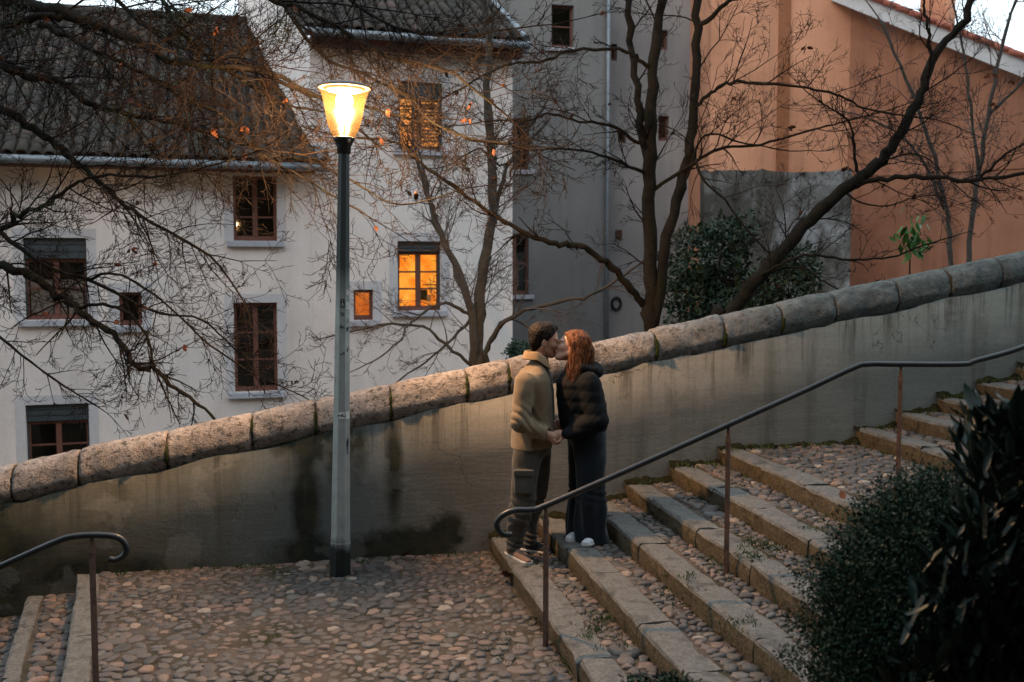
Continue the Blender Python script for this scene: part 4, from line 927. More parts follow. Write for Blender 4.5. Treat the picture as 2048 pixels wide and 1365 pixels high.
c1_ = PD(1415,520,12.5); c2_ = PD(1430,610,12.5); shrub('evergreen_shrub', 'dark evergreen shrub growing beside the double trunked tree', 'shrub', [(c1_,(.5,.4,.45)),(c2_,(.35,.35,.5)),(PD(1400,600,12.4),(.4,.35,.4)),(PD(1465,470,12.6),(.3,.3,.28))], 5200, .085, M['ever_leaf'], rooted(1420,640,12.5), 5, 'shrubs behind the wall')
shrub('evergreen_shrub', 'low dark evergreen shrub just above the coping under the leaning tree', 'shrub', [(PD(1570,570,12),(.4,.35,.3)),(PD(1600,530,12),(.22,.25,.22)),(PD(1500,600,12),(.4,.3,.15))], 2600, .08, M['ever_leaf'], rooted(1570,640,12), 6, 'shrubs behind the wall')
shrub('evergreen_shrub', 'dark hedge clump seen between the man and the white house corner', 'shrub', [(PD(1040,705,16),(.22,.4,.16)),(PD(1052,720,16),(.25,.4,.14))], 1200, .07, M['ever_leaf'], rooted(1040,740,16), 8, 'shrubs behind the wall')
# young plant with bright leaves
yb = rooted(1815, 560, 11.5); root = empty('young_plant', yb); tag(root, 'young plant with bright green upright leaves above the coping', 'plant'); r = np.random.default_rng(9)
b = MB(); tipp = PD(1820, 505, 11.5)-np.array(yb); b.tube(smooth_curve([(0,0,0), tipp*.5+np.array((.03,0,0)), tipp], 5), np.linspace(.02,.008,11), 5); b.build('stem', M['bark'], root, True)
LM = leaf_mesh('leaf', M['bright_leaf'], [(.02,0),(.12,-.2),(.22,-.5),(.2,-.75),(.08,-.95),(0,-1.05)], .3, .5, 1)
for k in range(46):
    px, py = 1822+r.normal()*19, 486+r.normal()*20; p = PD(px, py, 11.5+r.normal()*.1)-np.array(yb); o = bpy.data.objects.new('leaf', LM); C.objects.link(o); o.parent = root; o.location = p; o.rotation_euler = (math.pi+r.normal()*.5, r.normal()*.5+(px-1822)*.02, r.uniform(0,6.28)); z = r.uniform(.09,.16); o.scale = (z,z,z)
# planting bed this side of the stairs
mb = MB(); gu = np.linspace(1.2, 9, 28); gv = np.linspace(.6, 4.09, 12); UU, VV = np.meshgrid(gu, gv)
HH = .0+.325*(np.maximum(UU,1.5)-1.5)*.9-.05+.03*vnoise(np.stack([UU,VV,UU*0],-1).reshape(-1,3), 4, 2.5).reshape(UU.shape); n = len(gu)
mb.add(np.stack([UU,VV,HH],-1).reshape(-1,3), [(i*n+j, i*n+j+1, (i+1)*n+j+1, (i+1)*n+j) for i in range(len(gv)-1) for j in range(n-1)]); tag(mb.build('planting_bed', M['soil'], smooth=True), kind='structure')
def bed_z(u): return .0+.325*(max(u,1.5)-1.5)*.9-.05
pb = PD(1850,1230,4.0); base = (pb[0], pb[1], bed_z(pb[0]))
parts = [(PD(1850,1190,4.0),(.40,.40,.42)),(PD(1752,1270,4.0),(.26,.3,.32)),(PD(1830,1040,4.1),(.22,.25,.2)),(PD(1780,1340,3.9),(.33,.3,.3)),(PD(1900,1090,4.0),(.3,.3,.3)),(PD(1715,1190,4.0),(.12,.2,.2)),(PD(1950,1300,3.8),(.4,.4,.4))]
bush = shrub('rounded_bush', 'rounded dark bush of tiny leaves at the bottom right corner', 'bush', parts, 170000, .018, M['box_leaf'], base, 12, inner=.25)
r = np.random.default_rng(14); b = MB()
for k in range(70):                                              # loose shoots standing out of the bush
    a = r.uniform(0,1); px = 1640+a*290; py = 1190-a*250+abs(r.normal())*20; p = PD(px, py, 4.0+r.normal()*.12); d = np.array([-.3+r.normal()*.35, r.normal()*.3, .9]); d /= np.linalg.norm(d); L = r.uniform(.06,.22); pts = [p+d*L*t+np.array([0,0,-.04])*t*t for t in np.linspace(0,1,5)]
    b.tube(np.array(pts)-np.array(base), np.linspace(.0016,.0007,5), 3)
    for t in np.linspace(.2,1,8): q = p+d*L*t; nn = r.normal(size=3); nn /= np.linalg.norm(nn); dd = d+r.normal(size=3)*.8; dd /= np.linalg.norm(dd); blade(b, q-np.array(base), dd, nn, .016, .004)
tag(b.build('shoots', M['box_leaf'], bush), kind='stuff')
lp = PD(2010,1150,3.35); lb = (lp[0], lp[1], bed_z(lp[0])); laurel = empty('laurel_bush', lb); tag(laurel, 'nearly black laurel bush with long glossy leaves at the right edge', 'bush'); r = np.random.default_rng(16)
LL = [leaf_mesh('leaf', M['laurel_leaf'], [(.015,0),(.07,-.12),(.125,-.35),(.13,-.6),(.08,-.85),(0,-1.0)], .35, .45+.3*k, k) for k in range(3)]
b = MB(); rest = []; cnt = 0
for k in range(2300):
    u = r.uniform(); py = 835+u*610; left = np.interp(py, [800,830,880,930,1000,1100,1200,1400], [2005,1925,1900,1905,1940,1860,1800,1750]); px = left+12+(2160-left)*r.uniform()**.75
    p = PD(px, py, 3.35+r.uniform(-.1,.35)+(.1 if py > 1000 else 0)); up = r.uniform(.3,1.0); d = np.array([r.normal()*.7-.25, r.normal()*.7-.2, up]); rz = math.atan2(d[1], d[0])-math.pi/2; tilt = math.pi-math.atan2(math.hypot(d[0],d[1]), d[2]); L = r.uniform(.06,.145)
    if cnt < 300 and r.random() < .3 and in_frame(p, 0):
        o = bpy.data.objects.new('leaf', LL[k % 3]); C.objects.link(o); o.parent = laurel; o.location = p-np.array(lb); o.rotation_euler = (tilt, r.normal()*.3, rz); o.scale = (L,L,L); cnt += 1
    else: rest.append((p-np.array(lb), tilt, rz, L))
for p, ti, rz, L in rest:
    mt = Matrix.Translation(p) @ Matrix.Rotation(rz, 4, 'Z') @ Matrix.Rotation(ti, 4, 'X') @ Matrix.Scale(L, 4)
    me = LL[0]; b.add([tuple(mt @ v.co) for v in me.vertices], [tuple(f.vertices) for f in me.polygons])
tag(b.build('leaves', M['laurel_leaf'], laurel, True), kind='stuff')
b = MB()
for k in range(14): e = PD(1900+r.uniform(0,180), 850+r.uniform(0,300), 3.5+r.uniform(0,.2))-np.array(lb); b.tube(smooth_curve([(r.normal()*.05,r.normal()*.05,0), e*.55+r.normal(size=3)*.04, e], 4), np.linspace(.012,.004,9), 5)
b.build('stems', M['bark'], laurel, True)

# ================================================================== weeds, grass tufts, fallen leaves
def tuft(b, p, n, h, spread, r):
    q = np.array(p)+r.normal(size=(n,3))*np.array([spread,spread,0]); d = np.concatenate([r.normal(size=(n,2))*.55, np.ones((n,1))], 1); d /= np.linalg.norm(d, axis=1)[:,None]
    nn = np.stack([-d[:,1], d[:,0], np.full(n,.1)], 1); nn /= np.linalg.norm(nn, axis=1)[:,None]; blades_batch(b, q, d, nn, h*r.uniform(.5,1.3,n), np.full(n, h*.12), .6)
r = np.random.default_rng(31); b = MB()
for i in range(13):                                               # along the wall foot
    z = RISE*i; ua = -1.6 if i == 0 else US[i-1]; ub = US[i]
    for k in range(int((ub-ua)*(16 if i else 9))): tuft(b, (r.uniform(ua,ub), 8.10-abs(r.normal())*.05, z), 7, .035+.02*r.random(), .025, r)
    for k in range(26 if 0 < i < 8 else 0):                        # at the foot of each riser
        v = r.uniform(4.4, 8.0)
        if vnoise(np.array([[ub, v, 0]]), 77, 2.2)[0] > .05: tuft(b, (US[i]-.015-abs(r.normal())*.03, v, z), 8, .03, .03, r)
for px, py, z, m_ in [(1530,1095,.52,40),(1440,1130,.39,24),(1010,1305,0,22),(1210,1245,.13,26),(1190,1270,.13,20),(1080,1240,0,14),(1500,1110,.52,24),(1640,1055,.65,20),(1140,1330,0,20),(1370,1160,.39,10),(1470,1240,.39,12)]:
    p = PZ(px, py, z)
    for k in range(m_): tuft(b, (p[0]+r.normal()*.06, p[1]+r.normal()*.12, z), 6, .03, .02, r)
tag(b.build('weeds', M['weed']), 'small green weeds growing in the joints of the steps and wall foot', 'weeds', kind='stuff')
sp = PD(1340, 1395, 4.35); shrub('low_shrub', 'dark small leaved shrub tips showing at the bottom edge of the steps', 'shrub', [(PD(1340,1392,4.35),(.16,.12,.075)),(PD(1275,1378,4.3),(.09,.08,.05)),(PD(1400,1400,4.3),(.12,.1,.06))], 3200, .026, M['box_leaf'], (sp[0], sp[1], .1), 77, inner=.1)
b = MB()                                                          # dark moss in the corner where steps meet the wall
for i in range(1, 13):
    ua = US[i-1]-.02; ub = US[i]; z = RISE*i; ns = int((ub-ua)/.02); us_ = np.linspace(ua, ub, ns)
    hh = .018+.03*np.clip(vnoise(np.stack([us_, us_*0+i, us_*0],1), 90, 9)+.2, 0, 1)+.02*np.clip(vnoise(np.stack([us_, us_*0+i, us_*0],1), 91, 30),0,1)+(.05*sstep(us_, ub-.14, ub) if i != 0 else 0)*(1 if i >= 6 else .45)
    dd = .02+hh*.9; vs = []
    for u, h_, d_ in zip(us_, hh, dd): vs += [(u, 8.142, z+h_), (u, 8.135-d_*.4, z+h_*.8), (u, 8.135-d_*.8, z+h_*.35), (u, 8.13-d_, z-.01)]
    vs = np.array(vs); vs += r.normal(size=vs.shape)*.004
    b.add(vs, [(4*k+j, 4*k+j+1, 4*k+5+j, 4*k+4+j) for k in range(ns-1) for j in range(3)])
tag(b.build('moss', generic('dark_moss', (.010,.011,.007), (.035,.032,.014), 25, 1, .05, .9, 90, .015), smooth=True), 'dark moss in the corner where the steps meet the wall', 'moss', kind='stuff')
for k, (px, py, z, sz, lab) in enumerate([(1012,1162,0,.09,'large fallen brown leaf on the cobbles below the first step'),(1085,1058,.13,.11,'curled orange leaf lying by the wall behind the man'),(800,1120,0,.06,'small fallen leaf at the wall foot right of the lamp post'),(1130,1042,.26,.07,'fallen leaf against the wall left of the woman'),(1412,928,.65,.06,'reddish fallen leaf on the step by the wall'),(1020,1140,0,.05,'tiny curled leaf on the edge of the lowest step'),(1690,1010,.78,.05,'small dry leaf on the upper cobbled landing'),(880,1130,0,.05,'dry leaf near the wall between lamp post and man')]):
    p = PZ(px, py, z); o = bpy.data.objects.new('fallen_leaf', DEAD[k % 3]); C.objects.link(o); o.location = (p[0], p[1], z+.03); o.rotation_euler = (math.pi/2+r.normal()*.2, r.normal()*.2, r.uniform(0,6)); o.scale = (sz,sz,sz); tag(o, lab, 'leaf', 'fallen leaves on the stairs')
# ================================================================== people (implicit surfaces meshed with surface nets)
def surface_nets(f, lo, hi, h, coarse=4, band=2.2):
    lo = np.array(lo, float); hi = np.array(hi, float); n = np.ceil((hi-lo)/(h*coarse)).astype(int)*coarse+1
    ax = [lo[k]+h*np.arange(n[k]) for k in range(3)]; cx = [a[::coarse] for a in ax]
    G = np.stack(np.meshgrid(*cx, indexing='ij'), -1); cv = f(G.reshape(-1,3)).reshape(G.shape[:3])
    D = np.abs(cv) < h*coarse*1.6
    idx = [np.minimum((np.arange(n[k])+coarse//2)//coarse, len(cx[k])-1) for k in range(3)]
    val = cv[np.ix_(*idx)].copy(); msk = D[np.ix_(*idx)]
    I = np.argwhere(msk); P = lo+I*h; val[msk] = f(P)
    val[0,:,:] = val[-1,:,:] = 1; val[:,0,:] = val[:,-1,:] = 1; val[:,:,0] = val[:,:,-1] = 1
    ins = val < 0
    s = tuple(k-1 for k in n); corners = [(i,j,k) for i in (0,1) for j in (0,1) for k in (0,1)]
    tot = np.zeros(s, np.int8)
    for o in corners: tot += ins[o[0]:o[0]+s[0], o[1]:o[1]+s[1], o[2]:o[2]+s[2]]
    act = (tot > 0) & (tot < 8); ids = np.full(s, -1, np.int64); cell = np.argwhere(act); ids[act] = np.arange(len(cell))
    cv8 = {o: val[cell[:,0]+o[0], cell[:,1]+o[1], cell[:,2]+o[2]] for o in corners}; cnt = np.zeros(len(cell)); pos = np.zeros((len(cell),3))
    for a in range(3):
        b, c = (a+1) % 3, (a+2) % 3
        for i in (0,1):
            for j in (0,1):
                o0 = [0,0,0]; o0[b] = i; o0[c] = j; o1 = list(o0); o1[a] = 1; v0, v1 = cv8[tuple(o0)], cv8[tuple(o1)]; cr = (v0 < 0) != (v1 < 0)
                t = np.where(cr, v0/np.where(cr, v0-v1, 1), 0); cnt += cr
                for k in range(3): pos[:,k] += np.where(cr, o0[k]+(t if k == a else 0), 0)
    V = lo+h*(cell+pos/cnt[:,None]); Q = []
    for a in range(3):
        b, c = (a+1) % 3, (a+2) % 3
        S0 = [slice(None)]*3; S1 = [slice(None)]*3; S0[a] = slice(0, n[a]-1); S1[a] = slice(1, n[a])
        A = ins[tuple(S0)]; B = ins[tuple(S1)]; E = np.argwhere(A != B); E = E[(E[:,b] > 0) & (E[:,c] > 0) & (E[:,b] < s[b]) & (E[:,c] < s[c])]
        if len(E) == 0: continue
        fl = A[tuple(E.T)]; q = []
        for db, dc in ((0,0),(-1,0),(-1,-1),(0,-1)):
            e = E.copy(); e[:,b] += db; e[:,c] += dc; q.append(ids[tuple(e.T)])
        q = np.stack(q, 1); q[~fl] = q[~fl][:,::-1]; Q.append(q)
    return V, np.concatenate(Q)
def sdf_obj(name, f, lo, hi, h, mat, parent=None, org=(0,0,0), relax=1):
    V, Q = surface_nets(f, lo, hi, h)
    for _ in range(relax):                                          # light smoothing
        acc = np.zeros_like(V); ct = np.zeros(len(V))
        for k in range(4):
            a, b = Q[:,k], Q[:,(k+1) % 4]; np.add.at(acc, a, V[b]); np.add.at(ct, a, 1); np.add.at(acc, b, V[a]); np.add.at(ct, b, 1)
        V = V*.5+.5*acc/np.maximum(ct,1)[:,None]
    me = bpy.data.meshes.new(name); me.vertices.add(len(V)); me.vertices.foreach_set('co', (V-np.array(org)).ravel()); me.loops.add(Q.size); me.loops.foreach_set('vertex_index', Q.ravel().astype(np.int32))
    me.polygons.add(len(Q)); me.polygons.foreach_set('loop_start', np.arange(0, Q.size, 4, dtype=np.int32)); me.update(calc_edges=True); me.validate(); me.shade_smooth()
    return link_mesh(name, me, mat, parent)
def cap(P, a, b, ra, rb):
    a = np.asarray(a, float); b = np.asarray(b, float); ab = b-a; t = np.clip(((P-a)@ab)/(ab@ab), 0, 1); q = P-a-t[:,None]*ab; return np.sqrt((q*q).sum(1))-(ra+(rb-ra)*t)
def ell(P, c, r):
    r = np.asarray(r, float); q = (P-np.asarray(c))/r; k0 = np.sqrt((q*q).sum(1)); q = q/r; k1 = np.sqrt((q*q).sum(1)); return k0*(k0-1)/(k1+1e-9)
def su(a, b, k): h = np.clip(.5+.5*(b-a)/k, 0, 1); return b*(1-h)+a*h-k*h*(1-h)
def ssub(a, b, k): return -su(-a, b, k)
def loft(P, tab):
    """tab rows (z, x centre, y centre, x radius, y radius)"""
    T_ = np.array(sorted(tab)); z = P[:,2]; g = lambda k: np.interp(z, T_[:,0], T_[:,k])
    rx, ry = g(3), g(4); d = (np.sqrt(((P[:,0]-g(1))/rx)**2+((P[:,1]-g(2))/ry)**2)-1)*np.minimum(rx, ry)
    return np.maximum(d, np.maximum(T_[0,0]-z, z-T_[-1,0]))
def chain(P, pts, rad, k=.02):
    d = None
    for i in range(len(pts)-1):
        e = cap(P, pts[i], pts[i+1], rad[i], rad[i+1]); d = e if d is None else su(d, e, k)
    return d
class Head:
    """canonical head facing +x: place with centre, scale, tilt (about y), mirrored for a head facing -x"""
    def __init__(s, c, sc, tilt, mirror=False, roll=0., yaw=0.): s.c = np.array(c); s.s = sc; s.t = tilt; s.m = mirror; s.rl = roll; s.yw = yaw
    def loc(s, P):
        q = (P-s.c)/s.s
        if s.m: q = q*np.array([-1,1,1])
        c, n = math.cos(s.yw), math.sin(s.yw); q = np.stack([c*q[:,0]+n*q[:,1], -n*q[:,0]+c*q[:,1], q[:,2]], 1)
        c, n = math.cos(s.rl), math.sin(s.rl); q = np.stack([q[:,0], c*q[:,1]+n*q[:,2], -n*q[:,1]+c*q[:,2]], 1)
        c, n = math.cos(s.t), math.sin(s.t); return np.stack([c*q[:,0]+n*q[:,2], q[:,1], -n*q[:,0]+c*q[:,2]], 1)
    def out(s, p):
        x, y, z = p; c, n = math.cos(s.t), math.sin(s.t); x, z = c*x-n*z, n*x+c*z
        c, n = math.cos(s.rl), math.sin(s.rl); y, z = c*y-n*z, n*y+c*z
        c, n = math.cos(s.yw), math.sin(s.yw); x, y = c*x-n*y, n*x+c*y
        return s.c+s.s*np.array([-x if s.m else x, y, z])
    def face(s, P, female=False):
        q = s.loc(P); d = ell(q, (-.012,0,.032), (.096,.074,.084)); d = su(d, ell(q, (.032,0,-.032), (.058,.056,.078)), .03)
        ch = .019 if female else .024
        d = su(d, ell(q, (.066,0,-.097), (ch,.022,.017)), .022)
        for sg in (-1,1):
            d = su(d, cap(q, (-.008,sg*.052,-.045), (.055,sg*.02,-.098), .02, .018), .02)
            d = su(d, ell(q, (.074,sg*.028,.022), (.017,.026,.009 if female else .012)), .014); d = su(d, ell(q, (.058,sg*.040,-.022), (.024,.02,.022)), .02)
            d = ssub(d, ell(q, (.096,sg*.032,.004), (.018,.02,.011)), .012); d = su(d, ell(q, (.072,sg*.032,.004), (.014,.014,.011)), .006)
            e = ell(q, (-.004,sg*.076,-.008), (.018,.009,.031)); e = ssub(e, ell(q, (.0,sg*.085,-.004), (.009,.006,.017)), .004); d = su(d, e, .006)
        L = .112 if not female else .106
        d = su(d, cap(q, (.084,0,.014), (L,0,-.024), .007, .0105), .012)
        for sg in (-1,1): d = su(d, ell(q, (.096,sg*.011,-.030), (.011,.008,.008)), .006)
        d = su(d, ell(q, (.089,0,-.054), (.012,.022,.0065)), .006); d = su(d, ell(q, (.086,0,-.067), (.012,.019,.0075)), .006)
        return d*s.s
skin_t = NT('skin'); skin_t.set(.55, .35); v = skin_t.coord('World'); skin_t.col(skin_t.ramp(skin_t.noise(v, 30, 4), [(.3, (.44,.24,.17)), (.7, (.52,.30,.22))])); skin_t.b.inputs['Subsurface Weight'].default_value = .08; skin_t.b.inputs['Subsurface Radius'].default_value = (.012,.005,.003)
M['skin'] = skin_t.m
def cloth(name, c1, c2, scale, rough=.9, weave=260, sheen=.2):
    t = NT(name); t.set(rough, .15); v = t.coord('World'); c = t.ramp(t.noise(v, scale, 5), [(.3, c1), (.7, c2)]); t.col(c); t.b.inputs['Sheen Weight'].default_value = sheen
    t.bump(t.math('ADD', t.noise(v, weave, 2), t.math('MULTIPLY', t.noise(v, 24, 4), 2.)), .35, .004); return t.m
M['tan_twill'] = cloth('tan_twill', (.17,.122,.075), (.225,.165,.105), 9); M['tan_collar'] = cloth('tan_corduroy', (.24,.155,.083), (.30,.20,.11), 9)
M['green_shirt'] = cloth('dark_green_shirt', (.03,.035,.022), (.05,.055,.035), 9); M['cargo'] = cloth('grey_brown_cargo', (.05,.047,.04), (.08,.073,.062), 8)
M['puffer'] = cloth('black_puffer', (.004,.005,.006), (.009,.010,.011), 8, .85, 90, .0); M['jeans'] = cloth('dark_denim', (.0025,.004,.007), (.007,.012,.019), 9)
M['brown_suede'] = cloth('brown_suede', (.14,.08,.055), (.20,.12,.085), 14); M['rubber_white'] = generic('off_white_rubber', (.55,.52,.48), (.65,.62,.58), 9, .7, .3, 0); M['white_shoe'] = cloth('white_canvas', (.5,.52,.58), (.6,.62,.68), 14)
def hair_mat(name, c1, c2):
    t = NT(name); t.set(.62, .15); v = t.coord('World'); t.col(t.ramp(t.noise(t.scaled(v, (60,60,9)), 1, 5, .6), [(.3, c1), (.7, c2)])); t.bump(t.noise(t.scaled(v, (160,160,14)), 1, 3), .2, .003); return t.m
M['hair_dark'] = hair_mat('dark_brown_hair', (.007,.005,.004), (.020,.013,.009)); M['hair_red'] = hair_mat('auburn_hair', (.075,.026,.012), (.22,.085,.035))

PZD = 7.64; PPM = FPX/PZD
def zy(py): d = ray(1100, py); return float(_C[2]+d[2]*PZD/(d@_H))
class Figure:
    def __init__(s, px0, ground): s.px0 = px0; p = PD(px0, 535, PZD); s.w = (p[0], p[1], 0.); s.g = ground
    def pt(s, px, py, y=0.): return np.array([(px-s.px0)/PPM, y, zy(py)])
    def tab(s, rows):                                              # rows (py, xl, xr, y centre, y radius)
        return [(zy(r_[0]), ((r_[1]+r_[2])/2-s.px0)/PPM, r_[3], (r_[2]-r_[1])/2/PPM, r_[4]) for r_ in rows]
def hand(P, wrist, palm, fing, side, curl, s=1.0):
    """palm from wrist, four bent fingers of unequal length and a thumb leaving the palm's side"""
    wrist = np.array(wrist); palm = np.array(palm); fd = np.array(fing, float); fd /= np.linalg.norm(fd); sd = np.array(side, float); sd -= fd*(sd@fd); sd /= np.linalg.norm(sd); cd = np.array(curl, float); cd /= np.linalg.norm(cd)
    d = cap(P, wrist, palm, .024*s, .026*s)
    for k in (-1.5,-.5,.5,1.5): d = su(d, cap(P, palm+sd*k*.012*s-fd*.03*s, palm+sd*k*.0165*s+fd*.018*s, .018*s, .0125*s), .012)
    for k, ln in zip((-1.5,-.5,.5,1.5), (.066,.076,.07,.054)):
        a = palm+sd*k*.018*s+fd*.02*s; b = a+(fd*.82+cd*.57)*ln*.5*s; c = b+(fd*.1+cd*1.)*ln*.42*s; e = c+(-fd*.6+cd*.6)*ln*.28*s
        d = su(d, chain(P, [a,b,c,e], [.0098*s,.009*s,.0082*s,.007*s], .004), .006)
    a = wrist*.35+palm*.65-sd*.022*s; b = a-sd*.022*s+fd*.026*s+cd*.012*s; c = b+fd*.03*s+cd*.012*s
    return su(d, chain(P, [a,b,c], [.0125*s,.011*s,.0085*s], .006), .01)

# ------------------------------------------------------------------ the man
A = Figure(1065, .13); m_ = A.pt
HM = Head(m_(1090,681,.012), 1.08, math.radians(-6), roll=math.radians(6))
sh_r, el_r, wr_r = m_(1051,760,-.185), m_(1039,834,-.235), m_(1093,861,-.20)
sh_l, el_l, wr_l = m_(1058,760,.185), m_(1072,835,.24), m_(1112,850,.20)
TOR = A.tab([(905,1036,1094,0,.14),(880,1038,1094,0,.14),(840,1042,1100,0,.14),(790,1042,1102,0,.16),(755,1046,1100,0,.17),(738,1052,1095,0,.12),(724,1062,1092,0,.06)])
hip_r, kn_r, an_r = m_(1052,905,-.085), m_(1047,990,-.10), m_(1031,1090,.02)
hip_l, kn_l, an_l = m_(1078,905,.085), m_(1076,990,.12), m_(1061,1088,.17)
G0 = .13
hl_r, to_r = np.array([(1020-1065)/PPM, .075, G0]), np.array([(1056-1065)/PPM, -.175, G0])
hl_l, to_l = np.array([(1052-1065)/PPM, .20, G0]), np.array([(1096-1065)/PPM, .10, G0])
def man_body(P):
    d = su(loft(P, TOR), HM.face(P), .01); nb = HM.out((-.03,0,-.05)); d = su(d, cap(P, nb, m_(1076,735,0), .056, .062), .025)
    for sh, el, wr in ((sh_r,el_r,wr_r),(sh_l,el_l,wr_l)): d = su(d, chain(P, [sh,el,wr], [.05,.04,.028]), .03)
    d = su(d, hand(P, wr_r, m_(1106,866,-.185), (.9,.1,-.25), (.1,.35,.9), (.05,.9,-.3)), .012)
    d = su(d, hand(P, wr_l, m_(1124,852,.18), (.9,-.3,-.1), (.1,.35,.9), (.05,-.9,-.3)), .012)
    for h_, k, a, hl, to in ((hip_r,kn_r,an_r,hl_r,to_r),(hip_l,kn_l,an_l,hl_l,to_l)):
        d = su(d, chain(P, [h_,k,a], [.065,.036,.024]), .03); d = su(d, cap(P, hl+[0,0,.04], to*.8+hl*.2+[0,0,.026], .02, .012), .02)
    return d
man = sdf_obj('person', man_body, (-.36,-.42,.12), (.36,.42,1.98), .0045, M['skin'])
man.location = (A.w[0], A.w[1], 0); man.rotation_euler = (0,0,-PSI); tag(man, 'man in tan jacket and cargo trousers kissing, seen from the side', 'person', 'couple kissing on the steps')
JT = A.tab([(894,1023,1107,0,.205),(860,1025,1110,0,.20),(820,1031,1111,0,.195),(780,1035,1109,0,.205),(757,1038,1105,0,.205),(744,1043,1100,0,.185),(733,1050,1096,0,.14),(722,1060,1092,0,.09),(712,1064,1090,0,.075)])
def folds(P, seed, amp, f, st=(1,1,.5)): return amp*vnoise(P*np.array(st), seed, f)
def man_jacket(P):
    d = loft(P, JT)
    d = su(d, chain(P, [sh_r,el_r,wr_r+[-.01,0,.002]], [.083,.068,.05]), .03); d = su(d, chain(P, [sh_l,el_l,wr_l+[-.01,0,.002]], [.083,.068,.05]), .03)
    # sleeve bunches at the elbow and long drape folds below
    e = np.exp(-np.sum((P-el_r)**2, 1)/.012); ax = P@np.array([.75,.1,.65]); d = d-.010*e*(2*np.abs(np.sin(ax*62+1.2*vnoise(P,3,9)))-1.2)
    wv = np.exp(-np.sum((P-wr_r-[-.05,0,.0])**2, 1)/.006); d = d-.006*wv*(2*np.abs(np.sin((P@np.array([.95,.2,-.3]))*88))-1.2)
    lowr = np.clip((zy(790)-P[:,2])/.25, 0, 1); d = d-.009*lowr*(1-2*np.abs(vnoise(P*np.array([1,1,.22]), 5, 13)))-.004*vnoise(P, 8, 13)
    # open front: a gap down the middle that shows the shirt
    fx = np.interp(P[:,2], [zy(893),zy(860),zy(820),zy(780),zy(750),zy(725)], [m_(q,0)[0] for q in (1101,1103,1104,1101,1092,1080)]); d = np.maximum(d, np.minimum(P[:,0]-fx, .10-np.abs(P[:,1]+.0)))
    d = np.maximum(d, cap(P, wr_r+[.035,0,-.008], wr_r+[.2,0,-.03], .06, .06)*-1)
    return np.maximum(d, zy(893)-P[:,2]+.006*np.sin(P[:,0]*17))
sdf_obj('jacket', man_jacket, (-.3,-.38,.9), (.36,.38,1.72), .006, M['tan_twill'], man)
b = MB()
b.tube(smooth_curve([m_(1040,752,-.212), m_(1052,742,-.225), m_(1068,748,-.235), m_(1076,775,-.232), m_(1076,805,-.215)], 5), .0022, 4); b.tube(smooth_curve([m_(1034,884,-.1), m_(1060,886,-.207), m_(1096,886,-.115)], 5), .0020, 4)
b.build('seam', cloth('seam_shadow', (.16,.105,.06), (.19,.13,.075), 9), man)
def man_shirt(P): return np.maximum(su(loft(P, [(z, x+.012, y, a*.90, b*.72) for z,x,y,a,b in JT]), cap(P, m_(1080,722), m_(1076,740), .066, .075), .03), zy(880)-P[:,2])
sdf_obj('shirt', man_shirt, (-.24,-.28,.95), (.3,.28,1.74), .008, M['green_shirt'], man)
b = MB(); vs = []; n = 40                                           # turned-down collar, open at the front
cb = m_(1077,713,0); fr_ = np.array([1.,0,0])
for k in range(n+1):
    a = math.radians(38+284*k/n); c, s_ = math.cos(a), math.sin(a); fnt = max(0, c)
    base = cb+np.array([c*.078-.01, s_*.085, -.01-.055*fnt+.015*(1-fnt)*.6]); 
    up = base+np.array([c*.004, s_*.004, .040]); out_ = base+np.array([c*.016, s_*.016, .036]); dn = base+np.array([c*(.034+.03*fnt), s_*.040, -.022-.035*fnt])
    vs += [base, up, out_*.5+up*.5+[0,0,.003], out_, dn]
b.add(vs, [(5*k+j, 5*k+5+j, 5*k+6+j, 5*k+1+j) for k in range(n) for j in range(4)])
col = b.build('collar', M['tan_collar'], man, True); sm = col.modifiers.new('thick', 'SOLIDIFY'); sm.thickness = .004; ss_ = col.modifiers.new('sub', 'SUBSURF'); ss_.levels = ss_.render_levels = 1
LR = A.tab([(880,1027,1090,-.06,.125),(905,1026,1084,-.08,.105),(950,1025,1076,-.095,.092),(990,1022,1072,-.10,.08),(1030,1017,1062,-.07,.07),(1060,1015,1053,-.02,.066),(1085,1014,1048,.015,.066),(1100,1013,1048,.02,.068)])
LF = A.tab([(880,1040,1104,.06,.125),(905,1050,1103,.08,.105),(950,1056,1101,.10,.092),(990,1058,1096,.12,.08),(1030,1053,1084,.15,.07),(1060,1049,1075,.165,.066),(1085,1047,1074,.17,.066),(1098,1046,1075,.17,.068)])
def man_trousers(P):
    d = su(loft(P, LR), loft(P, LF), .03); d = su(d, ell(P, m_(1066,888,0), (.135,.185,.11)), .03)
    k = np.exp(-((P[:,2]-zy(1020))/.10)**2); d = d-.011*k*(2*np.abs(np.sin((P@np.array([.4,.25,1.]))*46+1.2*vnoise(P,14,8)))-1.2)
    k2 = np.exp(-((P[:,2]-zy(1085))/.05)**2); d = d-.007*k2*(2*np.abs(np.sin(P[:,2]*72+P[:,0]*22+P[:,1]*9))-1.2)
    d = d-.007*(1-2*np.abs(vnoise(P*np.array([1,1,.3]), 15, 12)))
    pk = np.maximum(np.maximum(np.abs(P[:,0]-m_(1047,0)[0])-.068, np.abs(P[:,2]-zy(955))-.085), np.abs(P[:,1]+.19)-.02); pf = np.maximum(np.maximum(np.abs(P[:,0]-m_(1047,0)[0])-.074, np.abs(P[:,2]-zy(936))-.022), np.abs(P[:,1]+.19)-.028)
    d = su(su(d, pk, .006), pf, .004); return np.maximum(d, P[:,2]-zy(872))
sdf_obj('trousers', man_trousers, (-.28,-.27,.14), (.26,.3,1.1), .006, M['cargo'], man)
